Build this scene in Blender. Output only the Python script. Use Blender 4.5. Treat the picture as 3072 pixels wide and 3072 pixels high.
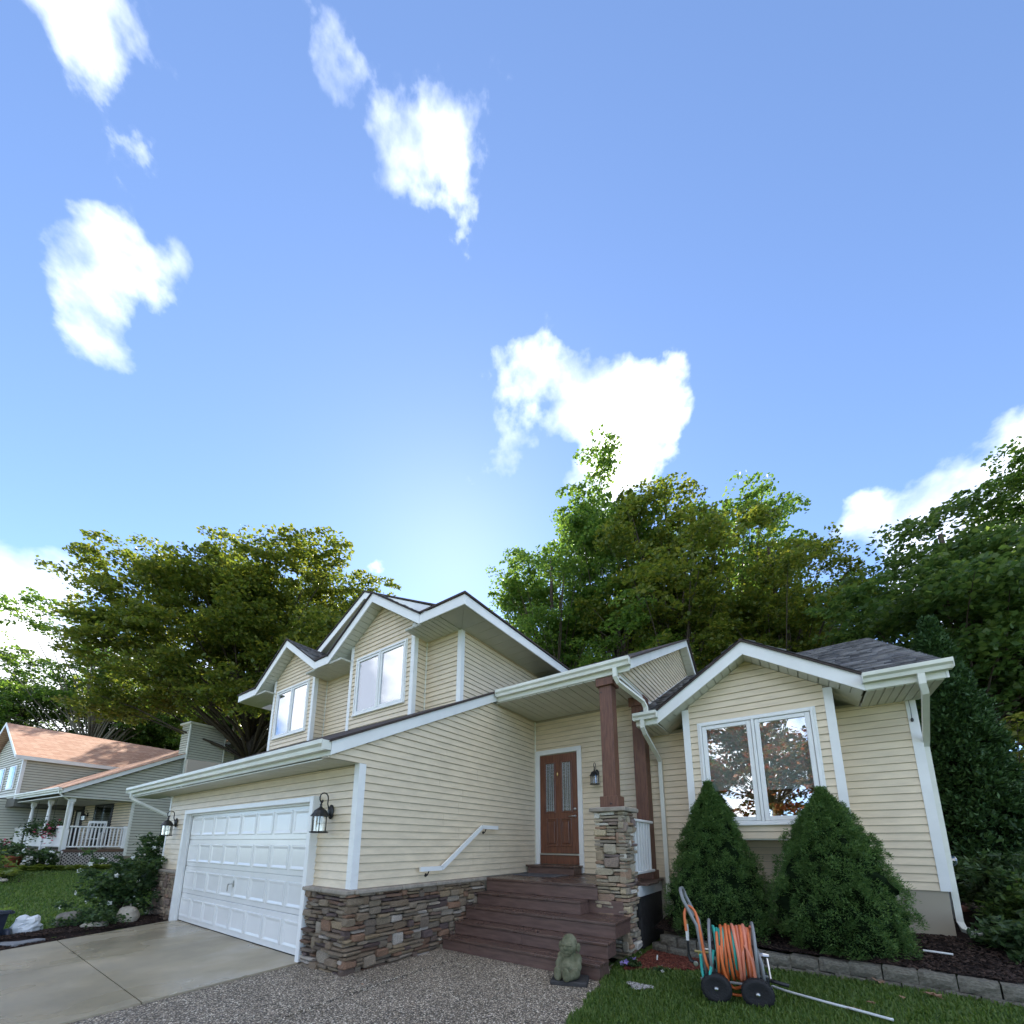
import bpy, math, random
import numpy as np
from mathutils import Vector, Matrix
random.seed(7); RNG = np.random.default_rng(7)
for o in list(bpy.data.objects): bpy.data.objects.remove(o)
S = bpy.context.scene
COL = S.collection
R = math.radians
# ------------------------------------------------------------------ camera
CAM_C = Vector((4.5598, -3.0889, 1.5364))
CF = Vector((-0.5650046, 0.80257193, 0.19143693)); CR = Vector((0.81814114, 0.57500332, 0.00403259)); CU = Vector((0.10684042, -0.15890086, 0.98149663))
cam = bpy.data.cameras.new('camera'); camo = bpy.data.objects.new('camera', cam); COL.objects.link(camo)
camo.matrix_world = Matrix(((CR.x, CU.x, -CF.x, CAM_C.x), (CR.y, CU.y, -CF.y, CAM_C.y), (CR.z, CU.z, -CF.z, CAM_C.z), (0, 0, 0, 1)))
cam.sensor_fit = 'HORIZONTAL'; cam.sensor_width = 36.0; cam.lens = 36.0*1224.45/3072.0
cam.shift_y = (2290.07-1536.0)/3072.0
cam.clip_start = 0.05; cam.clip_end = 3000
S.camera = camo
# ------------------------------------------------------------------ sky, sun, exposure
CLOUD = 19.58
SUN_EL, SUN_AZ = 38.0, -44.0          # azimuth from +Y towards +X
W = bpy.data.worlds.new('World'); S.world = W; W.use_nodes = True
nt = W.node_tree; nt.nodes.clear()
def N(t, **k):
    n = nt.nodes.new(t)
    for a, b in k.items(): setattr(n, a, b)
    return n
out = N('ShaderNodeOutputWorld'); bg = N('ShaderNodeBackground'); bg.inputs[1].default_value = 0.13
sky = N('ShaderNodeTexSky', sky_type='NISHITA'); sky.sun_disc = False
sky.sun_elevation = R(SUN_EL); sky.sun_rotation = R(SUN_AZ); sky.air_density = 0.65; sky.dust_density = 0.15; sky.altitude = 1800; sky.ozone_density = 2.0
tc = N('ShaderNodeTexCoord'); sx = N('ShaderNodeSeparateXYZ'); nt.links.new(tc.outputs['Generated'], sx.inputs[0])
def m(op, a, b=None, clamp=False):
    n = N('ShaderNodeMath', operation=op); n.use_clamp = clamp
    for i, v in enumerate((a, b)):
        if v is None: continue
        if isinstance(v, (int, float)): n.inputs[i].default_value = v
        else: nt.links.new(v, n.inputs[i])
    return n.outputs[0]
cmb = N('ShaderNodeMapping'); cmb.inputs['Scale'].default_value = (1.0, 1.0, 1.25); cmb.inputs['Location'].default_value = (CLOUD, CLOUD*0.37, 0.4); nt.links.new(tc.outputs['Generated'], cmb.inputs[0])
ns = N('ShaderNodeTexNoise'); ns.inputs['Scale'].default_value = 2.3; ns.inputs['Detail'].default_value = 9; ns.inputs['Roughness'].default_value = 0.52; ns.inputs['Distortion'].default_value = 0.0
nt.links.new(cmb.outputs[0], ns.inputs['Vector'])
cr = N('ShaderNodeValToRGB'); cr.color_ramp.elements[0].position = 0.515; cr.color_ramp.elements[1].position = 0.60
nt.links.new(ns.outputs['Fac'], cr.inputs[0])
ns2 = N('ShaderNodeTexNoise'); ns2.inputs['Scale'].default_value = 5.0; ns2.inputs['Detail'].default_value = 6
nt.links.new(cmb.outputs[0], ns2.inputs['Vector'])
crc = N('ShaderNodeValToRGB'); crc.color_ramp.elements[0].position = 0.40; crc.color_ramp.elements[0].color = (3.0, 3.3, 3.9, 1); crc.color_ramp.elements[1].position = 0.62; crc.color_ramp.elements[1].color = (8.6, 8.6, 8.7, 1)
nt.links.new(ns2.outputs['Fac'], crc.inputs[0])
mixc = N('ShaderNodeMixRGB'); nt.links.new(cr.outputs[0], mixc.inputs[0]); nt.links.new(sky.outputs[0], mixc.inputs[1]); nt.links.new(crc.outputs[0], mixc.inputs[2])
nt.links.new(mixc.outputs[0], bg.inputs[0]); nt.links.new(bg.outputs[0], out.inputs[0])
sl = bpy.data.lights.new('sun', 'SUN'); sl.energy = 3.6; sl.angle = R(0.55); sl.color = (1.0, 0.93, 0.80)
so = bpy.data.objects.new('sun', sl); COL.objects.link(so)
sd = Vector((math.cos(R(SUN_EL))*math.sin(R(SUN_AZ)), math.cos(R(SUN_EL))*math.cos(R(SUN_AZ)), math.sin(R(SUN_EL))))
so.rotation_euler = (-sd).to_track_quat('-Z', 'Y').to_euler(); so.location = (0, 0, 30)
S.view_settings.view_transform = 'Standard'; S.view_settings.look = 'None'; S.view_settings.gamma = 1; S.view_settings.use_curve_mapping = False
S.view_settings.exposure = 1.82
S.render.engine = 'CYCLES'
S.cycles.max_bounces = 8; S.cycles.diffuse_bounces = 4; S.cycles.transparent_max_bounces = 12
# ------------------------------------------------------------------ materials
MATS = {}
def mat(name, col, rough=0.6, spec=0.4, noise=0.0, nscale=8.0, bump=0.0, bscale=40.0, metal=0.0, stretch=None, col2=None, ramp=(0.35, 0.65), obj_rand=None, island=None, detail=5, coat=0.0, rough2=None, rscale=1.5):
    M = bpy.data.materials.new(name); M.use_nodes = True; t = M.node_tree; b = t.nodes['Principled BSDF']
    b.inputs['Base Color'].default_value = (*col, 1); b.inputs['Roughness'].default_value = rough; b.inputs['Metallic'].default_value = metal
    b.inputs['Specular IOR Level'].default_value = spec
    if coat: b.inputs['Coat Weight'].default_value = coat; b.inputs['Coat Roughness'].default_value = 0.12
    L = t.links.new
    tcn = t.nodes.new('ShaderNodeTexCoord'); vec = tcn.outputs['Object']
    if stretch:
        mp = t.nodes.new('ShaderNodeMapping'); mp.inputs['Scale'].default_value = stretch; L(vec, mp.inputs[0]); vec = mp.outputs[0]
    c = None
    if obj_rand or island:
        src = t.nodes.new('ShaderNodeObjectInfo').outputs['Random'] if obj_rand else t.nodes.new('ShaderNodeNewGeometry').outputs['Random Per Island']
        rp = t.nodes.new('ShaderNodeValToRGB'); L(src, rp.inputs[0]); cols = obj_rand or island
        rp.color_ramp.interpolation = 'CONSTANT' if obj_rand and len(cols) > 3 else 'LINEAR'
        el = rp.color_ramp.elements
        while len(el) < len(cols): el.new(0.5)
        for i, q in enumerate(cols): el[i].position = i/len(cols) if rp.color_ramp.interpolation == 'CONSTANT' else i/(len(cols)-1); el[i].color = (*q, 1)
        c = rp.outputs[0]
    if noise or col2:
        nn = t.nodes.new('ShaderNodeTexNoise'); nn.inputs['Scale'].default_value = nscale; nn.inputs['Detail'].default_value = detail; nn.inputs['Roughness'].default_value = 0.62; L(vec, nn.inputs['Vector'])
        rp = t.nodes.new('ShaderNodeValToRGB'); rp.color_ramp.elements[0].position = ramp[0]; rp.color_ramp.elements[1].position = ramp[1]; L(nn.outputs['Fac'], rp.inputs[0])
        mx = t.nodes.new('ShaderNodeMixRGB'); L(rp.outputs[0], mx.inputs[0])
        if col2: mx.inputs[2].default_value = (*col2, 1); mx.blend_type = 'MIX'
        else:
            rp.color_ramp.elements[0].color = (1-noise,)*3+(1,); rp.color_ramp.elements[1].color = (1+noise*0.6,)*3+(1,)
            mx.blend_type = 'MULTIPLY'; mx.inputs[0].default_value = 1.0; t.links.remove(mx.inputs[0].links[0]) if mx.inputs[0].links else None; L(rp.outputs[0], mx.inputs[2])
        if c: L(c, mx.inputs[1])
        else: mx.inputs[1].default_value = (*col, 1)
        c = mx.outputs[0]
    if c: L(c, b.inputs['Base Color'])
    if rough2 is not None:
        n3 = t.nodes.new('ShaderNodeTexNoise'); n3.inputs['Scale'].default_value = rscale; n3.inputs['Detail'].default_value = 4; L(tcn.outputs['Object'], n3.inputs['Vector'])
        mr = t.nodes.new('ShaderNodeMapRange'); mr.inputs[1].default_value = 0.42; mr.inputs[2].default_value = 0.58; mr.inputs[3].default_value = rough; mr.inputs[4].default_value = rough2; L(n3.outputs['Fac'], mr.inputs[0]); L(mr.outputs[0], b.inputs['Roughness'])
    if bump:
        n2 = t.nodes.new('ShaderNodeTexNoise'); n2.inputs['Scale'].default_value = bscale; n2.inputs['Detail'].default_value = 6; L(vec, n2.inputs['Vector'])
        bp = t.nodes.new('ShaderNodeBump'); bp.inputs['Strength'].default_value = bump; bp.inputs['Distance'].default_value = 0.02; L(n2.outputs['Fac'], bp.inputs['Height']); L(bp.outputs[0], b.inputs['Normal'])
    MATS[name] = M; return M
def leafmat(name, cols, trans=0.45, rough=0.45):
    M = bpy.data.materials.new(name); M.use_nodes = True; t = M.node_tree; t.nodes.clear(); L = t.links.new
    o = t.nodes.new('ShaderNodeOutputMaterial'); g = t.nodes.new('ShaderNodeNewGeometry'); rp = t.nodes.new('ShaderNodeValToRGB')
    el = rp.color_ramp.elements
    while len(el) < len(cols): el.new(0.5)
    for i, q in enumerate(cols): el[i].position = i/(len(cols)-1); el[i].color = (*q, 1)
    L(g.outputs['Random Per Island'], rp.inputs[0])
    d = t.nodes.new('ShaderNodeBsdfPrincipled'); d.inputs['Roughness'].default_value = rough; d.inputs['Specular IOR Level'].default_value = 0.35; L(rp.outputs[0], d.inputs['Base Color'])
    tr = t.nodes.new('ShaderNodeBsdfTranslucent'); hs = t.nodes.new('ShaderNodeHueSaturation'); hs.inputs['Hue'].default_value = 0.485; hs.inputs['Value'].default_value = 1.7; hs.inputs['Saturation'].default_value = 1.1; L(rp.outputs[0], hs.inputs['Color']); L(hs.outputs[0], tr.inputs[0])
    mx = t.nodes.new('ShaderNodeMixShader'); mx.inputs[0].default_value = trans; L(d.outputs[0], mx.inputs[1]); L(tr.outputs[0], mx.inputs[2]); L(mx.outputs[0], o.inputs[0])
    MATS[name] = M; return M
def glassmat(name, refl, tint=(0.9, 0.95, 0.95)):
    M = bpy.data.materials.new(name); M.use_nodes = True; t = M.node_tree; t.nodes.clear(); L = t.links.new
    o = t.nodes.new('ShaderNodeOutputMaterial'); gl = t.nodes.new('ShaderNodeBsdfGlossy'); gl.inputs['Roughness'].default_value = 0.008; gl.inputs['Color'].default_value = (0.94, 0.96, 1, 1)
    tp = t.nodes.new('ShaderNodeBsdfTransparent'); tp.inputs[0].default_value = (*tint, 1)
    lw = t.nodes.new('ShaderNodeLayerWeight'); lw.inputs[0].default_value = 0.25
    mr = t.nodes.new('ShaderNodeMapRange'); mr.inputs[3].default_value = refl; mr.inputs[4].default_value = 0.95; L(lw.outputs['Fresnel'], mr.inputs[0])
    n2 = t.nodes.new('ShaderNodeTexNoise'); n2.inputs['Scale'].default_value = 1.6; n2.inputs['Detail'].default_value = 1; bp = t.nodes.new('ShaderNodeBump'); bp.inputs['Strength'].default_value = 0.05; bp.inputs['Distance'].default_value = 0.02
    tcn = t.nodes.new('ShaderNodeTexCoord'); L(tcn.outputs['Object'], n2.inputs['Vector']); L(n2.outputs['Fac'], bp.inputs['Height']); L(bp.outputs[0], gl.inputs['Normal'])
    mx = t.nodes.new('ShaderNodeMixShader'); L(mr.outputs[0], mx.inputs[0]); L(tp.outputs[0], mx.inputs[1]); L(gl.outputs[0], mx.inputs[2]); L(mx.outputs[0], o.inputs[0]); MATS[name] = M; return M
mat('siding', (0.70, 0.585, 0.42), 0.42, 0.45, noise=0.10, nscale=3, bump=0.04, bscale=60, stretch=(1, 1, 4))
mat('siding_grey', (0.50, 0.49, 0.40), 0.5, 0.4, noise=0.06, nscale=3)
mat('trim', (0.78, 0.78, 0.76), 0.38, 0.5, noise=0.05, nscale=2.5)
mat('vinyl', (0.72, 0.72, 0.64), 0.4, 0.45, noise=0.10, nscale=2.0)
mat('soffit', (0.60, 0.60, 0.52), 0.5, 0.4, noise=0.06, nscale=2.0)
mat('garage_paint', (0.74, 0.74, 0.72), 0.22, 0.6, noise=0.04, nscale=2.0)
mat('gap', (0.012, 0.012, 0.012), 0.9)
mat('grey_core', (0.13, 0.13, 0.11), 0.9)
mat('core', (0.35, 0.31, 0.24), 0.8)
STC = [(0.25, 0.185, 0.125), (0.31, 0.25, 0.18), (0.18, 0.13, 0.105), (0.27, 0.215, 0.155), (0.24, 0.15, 0.105), (0.30, 0.245, 0.185), (0.145, 0.105, 0.10), (0.50, 0.45, 0.40), (0.27, 0.205, 0.145), (0.21, 0.17, 0.135), (0.35, 0.27, 0.175), (0.26, 0.215, 0.165), (0.29, 0.175, 0.115), (0.38, 0.33, 0.27)]
mat('stone', (0.3, 0.25, 0.2), 0.7, 0.4, obj_rand=[(a*0.88, b*0.84, c_*0.78) for a, b, c_ in STC], noise=0.38, nscale=14, bump=0.6, bscale=35)
STP = [(min(1, a*1.35+0.04), min(1, b*1.4+0.035), min(1, c_*1.35+0.03)) for a, b, c_ in STC]
mat('stone_pale', (0.45, 0.40, 0.33), 0.8, 0.3, obj_rand=STP, noise=0.30, nscale=12, bump=0.6, bscale=35)
mat('stone_stuff', (0.25, 0.2, 0.16), 0.8, 0.3, island=STC[:6], noise=0.38, nscale=14, bump=0.6, bscale=35)
mat('mortar', (0.022, 0.018, 0.015), 0.95)
mat('cap', (0.31, 0.27, 0.22), 0.8, 0.3, noise=0.25, nscale=9, bump=0.5, bscale=25)
mat('shingle', (0.07, 0.065, 0.07), 0.48, 0.5, island=[(0.03, 0.03, 0.031), (0.088, 0.085, 0.084), (0.175, 0.17, 0.166)], noise=0.3, nscale=90)
mat('shingle_edge', (0.055, 0.040, 0.036), 0.85, noise=0.3, nscale=30)
M = mat('shingle_salmon', (0.55, 0.31, 0.21), 0.85); t = M.node_tree; L = t.links.new
tcn = t.nodes.new('ShaderNodeTexCoord'); sxx = t.nodes.new('ShaderNodeSeparateXYZ'); L(tcn.outputs['Object'], sxx.inputs[0]); ad = t.nodes.new('ShaderNodeMath'); L(sxx.outputs[0], ad.inputs[0]); L(sxx.outputs[1], ad.inputs[1]); cbn = t.nodes.new('ShaderNodeCombineXYZ'); L(ad.outputs[0], cbn.inputs[0]); L(sxx.outputs[2], cbn.inputs[1])
br = t.nodes.new('ShaderNodeTexBrick'); br.inputs['Scale'].default_value = 1.0; br.inputs['Brick Width'].default_value = 0.26; br.inputs['Row Height'].default_value = 0.072; br.inputs['Mortar Size'].default_value = 0.006; br.inputs['Color1'].default_value = (0.50, 0.265, 0.175, 1); br.inputs['Color2'].default_value = (0.64, 0.40, 0.285, 1); br.inputs['Mortar'].default_value = (0.30, 0.15, 0.10, 1); L(cbn.outputs[0], br.inputs['Vector']); L(br.outputs['Color'], t.nodes['Principled BSDF'].inputs['Base Color'])
mat('deck', (0.125, 0.075, 0.058), 0.42, 0.5, col2=(0.062, 0.038, 0.031), nscale=5, stretch=(0.9, 8, 8), ramp=(0.38, 0.68), bump=0.15, bscale=30, rough2=0.20, rscale=2.2)
mat('deck_face', (0.165, 0.098, 0.078), 0.5, 0.45, col2=(0.085, 0.05, 0.041), nscale=4, stretch=(0.8, 6, 6), ramp=(0.35, 0.7), bump=0.15, bscale=30)
mat('cedar', (0.175, 0.078, 0.046), 0.5, 0.4, col2=(0.085, 0.038, 0.026), nscale=6, stretch=(9, 9, 0.8), ramp=(0.38, 0.7), bump=0.2, bscale=20)
mat('door_wood', (0.20, 0.072, 0.035), 0.33, 0.5, col2=(0.07, 0.022, 0.013), nscale=5, stretch=(8, 8, 0.7), ramp=(0.3, 0.75), coat=0.25)
mat('black_metal', (0.02, 0.02, 0.021), 0.42, 0.5, noise=0.3, nscale=30, bump=0.15, bscale=80)
mat('steel', (0.55, 0.54, 0.52), 0.28, metal=1.0)
mat('brass', (0.62, 0.45, 0.20), 0.3, metal=1.0)
mat('came', (0.45, 0.47, 0.48), 0.35, metal=0.8)
mat('dark_room', (0.012, 0.011, 0.010), 0.9)
mat('blind', (0.72, 0.71, 0.67), 0.8)
mat('sky_tint_sheet', (0.16, 0.20, 0.30), 0.9)  # dark blue sheet behind dormer glass, its tint stands in for reflected sky
mat('concrete', (0.41, 0.35, 0.24), 0.55, 0.45, col2=(0.28, 0.245, 0.175), nscale=0.8, ramp=(0.36, 0.66), bump=0.12, bscale=120, rough2=0.10, rscale=0.55)
mat('foundation', (0.30, 0.25, 0.18), 0.9, 0.2, noise=0.3, nscale=2.5, bump=0.5, bscale=90)
mat('block', (0.21, 0.195, 0.155), 0.92, 0.2, noise=0.35, nscale=9, bump=0.9, bscale=22)
mat('mulch', (0.022, 0.015, 0.013), 0.95, 0.15, noise=0.5, nscale=25, bump=1.0, bscale=30)
mat('mulch_chip', (0.03, 0.02, 0.016), 0.9, 0.2, island=[(0.012, 0.009, 0.008), (0.035, 0.022, 0.017), (0.075, 0.050, 0.038)])
mat('red_chip', (0.15, 0.04, 0.025), 0.8, 0.3, island=[(0.06, 0.018, 0.012), (0.14, 0.035, 0.022), (0.22, 0.075, 0.045)])
mat('soil_grass', (0.065, 0.11, 0.024), 0.95, 0.15, col2=(0.11, 0.16, 0.035), nscale=1.2, ramp=(0.35, 0.65), bump=0.8, bscale=60)
leafmat('grass', [(0.055, 0.11, 0.024), (0.10, 0.18, 0.038), (0.17, 0.235, 0.06)], 0.4)
leafmat('maple', [(0.065, 0.10, 0.02), (0.10, 0.14, 0.026), (0.17, 0.18, 0.034)], 0.55)
leafmat('green_tree', [(0.055, 0.115, 0.026), (0.09, 0.165, 0.034), (0.14, 0.205, 0.044)], 0.58)
leafmat('dark_tree', [(0.045, 0.090, 0.026), (0.07, 0.125, 0.032), (0.11, 0.16, 0.04)], 0.52)
leafmat('yellow_green', [(0.07, 0.11, 0.02), (0.13, 0.16, 0.03), (0.22, 0.22, 0.06)], 0.5)
leafmat('red_tree', [(0.22, 0.06, 0.03), (0.30, 0.12, 0.05), (0.10, 0.10, 0.03), (0.12, 0.13, 0.05)], 0.45)
leafmat('spruce', [(0.034, 0.085, 0.021), (0.08, 0.155, 0.038), (0.145, 0.235, 0.062)], 0.22, 0.6)
leafmat('cedar_leaf', [(0.016, 0.045, 0.013), (0.032, 0.075, 0.02), (0.06, 0.115, 0.03)], 0.15, 0.6)
leafmat('bush', [(0.025, 0.055, 0.02), (0.048, 0.092, 0.03), (0.085, 0.135, 0.042)], 0.35)
leafmat('hosta', [(0.06, 0.12, 0.02), (0.14, 0.20, 0.04), (0.25, 0.27, 0.07)], 0.4)
leafmat('petal_white', [(0.75, 0.74, 0.70), (0.8, 0.8, 0.76)], 0.3)
leafmat('petal_violet', [(0.35, 0.25, 0.62), (0.45, 0.35, 0.72)], 0.3)
leafmat('petal_pink', [(0.5, 0.05, 0.12), (0.62, 0.18, 0.2)], 0.3)
leafmat('dry_leaf', [(0.25, 0.14, 0.08), (0.38, 0.24, 0.15), (0.20, 0.09, 0.05)], 0.2, 0.7)
mat('foliage_shade_core', (0.008, 0.016, 0.006), 0.95, 0.05, noise=0.4, nscale=20)
mat('bark', (0.085, 0.068, 0.052), 0.95, 0.1, noise=0.5, nscale=12, stretch=(4, 4, 0.7), bump=0.9, bscale=18)
mat('bark_pale', (0.20, 0.18, 0.14), 0.95, 0.1, noise=0.4, nscale=8, stretch=(4, 4, 0.7), bump=0.7, bscale=18)
mat('grey_paint', (0.23, 0.235, 0.235), 0.42, 0.5, noise=0.12, nscale=8, metal=0.2)
mat('rubber', (0.014, 0.014, 0.015), 0.7, 0.35, bump=0.3, bscale=60)
mat('rim_grey', (0.05, 0.05, 0.052), 0.45, 0.5)
mat('plastic_black', (0.012, 0.012, 0.013), 0.4, 0.45)
mat('hose_orange', (0.66, 0.16, 0.045), 0.4, 0.5, noise=0.12, nscale=20)
mat('hose_salmon', (0.68, 0.23, 0.14), 0.4, 0.5)
mat('hose_teal', (0.02, 0.36, 0.30), 0.4, 0.5)
mat('hose_white', (0.62, 0.64, 0.62), 0.4, 0.5)
mat('statue', (0.20, 0.195, 0.125), 0.88, 0.2, col2=(0.10, 0.105, 0.06), nscale=11, ramp=(0.35, 0.62), bump=0.5, bscale=45)
mat('slate', (0.045, 0.043, 0.042), 0.6, 0.35, noise=0.3, nscale=10, bump=0.3)
mat('mat_grey', (0.10, 0.10, 0.11), 0.9, bump=0.5, bscale=200)
mat('boulder', (0.20, 0.185, 0.155), 0.9, 0.2, noise=0.4, nscale=6, bump=0.6, bscale=16)
mat('boulder_pale', (0.42, 0.38, 0.31), 0.9, 0.2, noise=0.25, nscale=7, bump=0.5, bscale=18)
mat('pebble', (0.4, 0.4, 0.38), 0.8, 0.3, island=[(0.16, 0.15, 0.14), (0.42, 0.40, 0.37), (0.62, 0.60, 0.56)])
mat('pink_stone', (0.33, 0.17, 0.14), 0.85, 0.3, obj_rand=[(0.30, 0.15, 0.12), (0.36, 0.20, 0.16), (0.25, 0.18, 0.14), (0.40, 0.26, 0.21)], noise=0.25, nscale=9, bump=0.4)
mat('navy_plastic', (0.035, 0.042, 0.065), 0.38, 0.5, noise=0.15, nscale=6)
mat('bag', (0.72, 0.74, 0.76), 0.4, 0.5)
mat('paver', (0.22, 0.225, 0.235), 0.9, noise=0.2, nscale=10, bump=0.4)
mat('terracotta', (0.35, 0.10, 0.05), 0.8, noise=0.2, nscale=8)
mat('lattice', (0.50, 0.47, 0.42), 0.8, noise=0.2, nscale=8)
mat('utility', (0.33, 0.35, 0.35), 0.5, 0.4)
glassmat('glass_bay', 0.30); glassmat('glass_up', 0.34); glassmat('glass_far', 0.14); glassmat('glass_lamp', 0.10, (0.93, 0.93, 0.90))
mat('bulb', (0.62, 0.62, 0.58), 0.3, 0.5)
# exposed aggregate: pebbles from voronoi cells
M = mat('aggregate', (0.2, 0.19, 0.17), 0.7, 0.4); t = M.node_tree; b = t.nodes['Principled BSDF']; L = t.links.new
tcn = t.nodes.new('ShaderNodeTexCoord'); v = t.nodes.new('ShaderNodeTexVoronoi'); v.inputs['Scale'].default_value = 75; v.inputs['Randomness'].default_value = 1.0; L(tcn.outputs['Object'], v.inputs['Vector'])
sp = t.nodes.new('ShaderNodeSeparateColor'); L(v.outputs['Color'], sp.inputs[0]); rp = t.nodes.new('ShaderNodeValToRGB'); L(sp.outputs[0], rp.inputs[0]); rp.color_ramp.interpolation = 'CONSTANT'
for i, (p, q) in enumerate([(0, (0.10, 0.092, 0.082)), (0.2, (0.24, 0.215, 0.18)), (0.42, (0.36, 0.32, 0.27)), (0.62, (0.17, 0.16, 0.15)), (0.78, (0.46, 0.43, 0.38)), (0.93, (0.68, 0.66, 0.61))]):
    e = rp.color_ramp.elements[i] if i < 2 else rp.color_ramp.elements.new(p); e.position = p; e.color = (*q, 1)
r2 = t.nodes.new('ShaderNodeValToRGB'); r2.color_ramp.elements[0].position = 0.30; r2.color_ramp.elements[1].position = 0.62; r2.color_ramp.elements[0].color = (1, 1, 1, 1); r2.color_ramp.elements[1].color = (0.30, 0.28, 0.25, 1); L(v.outputs['Distance'], r2.inputs[0])
mx = t.nodes.new('ShaderNodeMixRGB'); mx.blend_type = 'MULTIPLY'; mx.inputs[0].default_value = 1; L(rp.outputs[0], mx.inputs[1]); L(r2.outputs[0], mx.inputs[2])
nb = t.nodes.new('ShaderNodeTexNoise'); nb.inputs['Scale'].default_value = 1.3; L(tcn.outputs['Object'], nb.inputs['Vector']); r3 = t.nodes.new('ShaderNodeValToRGB'); r3.color_ramp.elements[0].color = (1.2, 1.12, 0.98, 1); r3.color_ramp.elements[1].color = (1.85, 1.75, 1.57, 1); L(nb.outputs['Fac'], r3.inputs[0])
m2 = t.nodes.new('ShaderNodeMixRGB'); m2.blend_type = 'MULTIPLY'; m2.inputs[0].default_value = 1; L(mx.outputs[0], m2.inputs[1]); L(r3.outputs[0], m2.inputs[2]); L(m2.outputs[0], b.inputs['Base Color'])
bp = t.nodes.new('ShaderNodeBump'); bp.invert = True; bp.inputs['Strength'].default_value = 0.8; bp.inputs['Distance'].default_value = 0.006; L(v.outputs['Distance'], bp.inputs['Height']); L(bp.outputs[0], b.inputs['Normal'])
# ------------------------------------------------------------------ mesh helpers
def obj(name, me, parent=None, mt=None):
    if mt: me.materials.append(MATS[mt])
    o = bpy.data.objects.new(name, me); COL.objects.link(o)
    if parent: o.parent = parent
    return o
def mesh(name, vs, fs, mt=None, parent=None, smooth=False):
    me = bpy.data.meshes.new(name); me.from_pydata([tuple(map(float, q)) for q in vs], [], fs); me.update()
    if smooth:
        for p in me.polygons: p.use_smooth = True
    return obj(name, me, parent, mt)
def bigmesh(name, V, F, mt, parent=None):
    """numpy V (n,3), F (m,3|4)"""
    me = bpy.data.meshes.new(name); k = F.shape[1]
    me.vertices.add(len(V)); me.vertices.foreach_set('co', np.ascontiguousarray(V, dtype=np.float32).ravel())
    me.loops.add(F.size); me.loops.foreach_set('vertex_index', np.ascontiguousarray(F, dtype=np.int32).ravel())
    me.polygons.add(len(F)); me.polygons.foreach_set('loop_start', np.arange(0, F.size, k, dtype=np.int32)); me.polygons.foreach_set('loop_total', np.full(len(F), k, dtype=np.int32))
    me.update(calc_edges=True)
    return obj(name, me, parent, mt)
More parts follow.
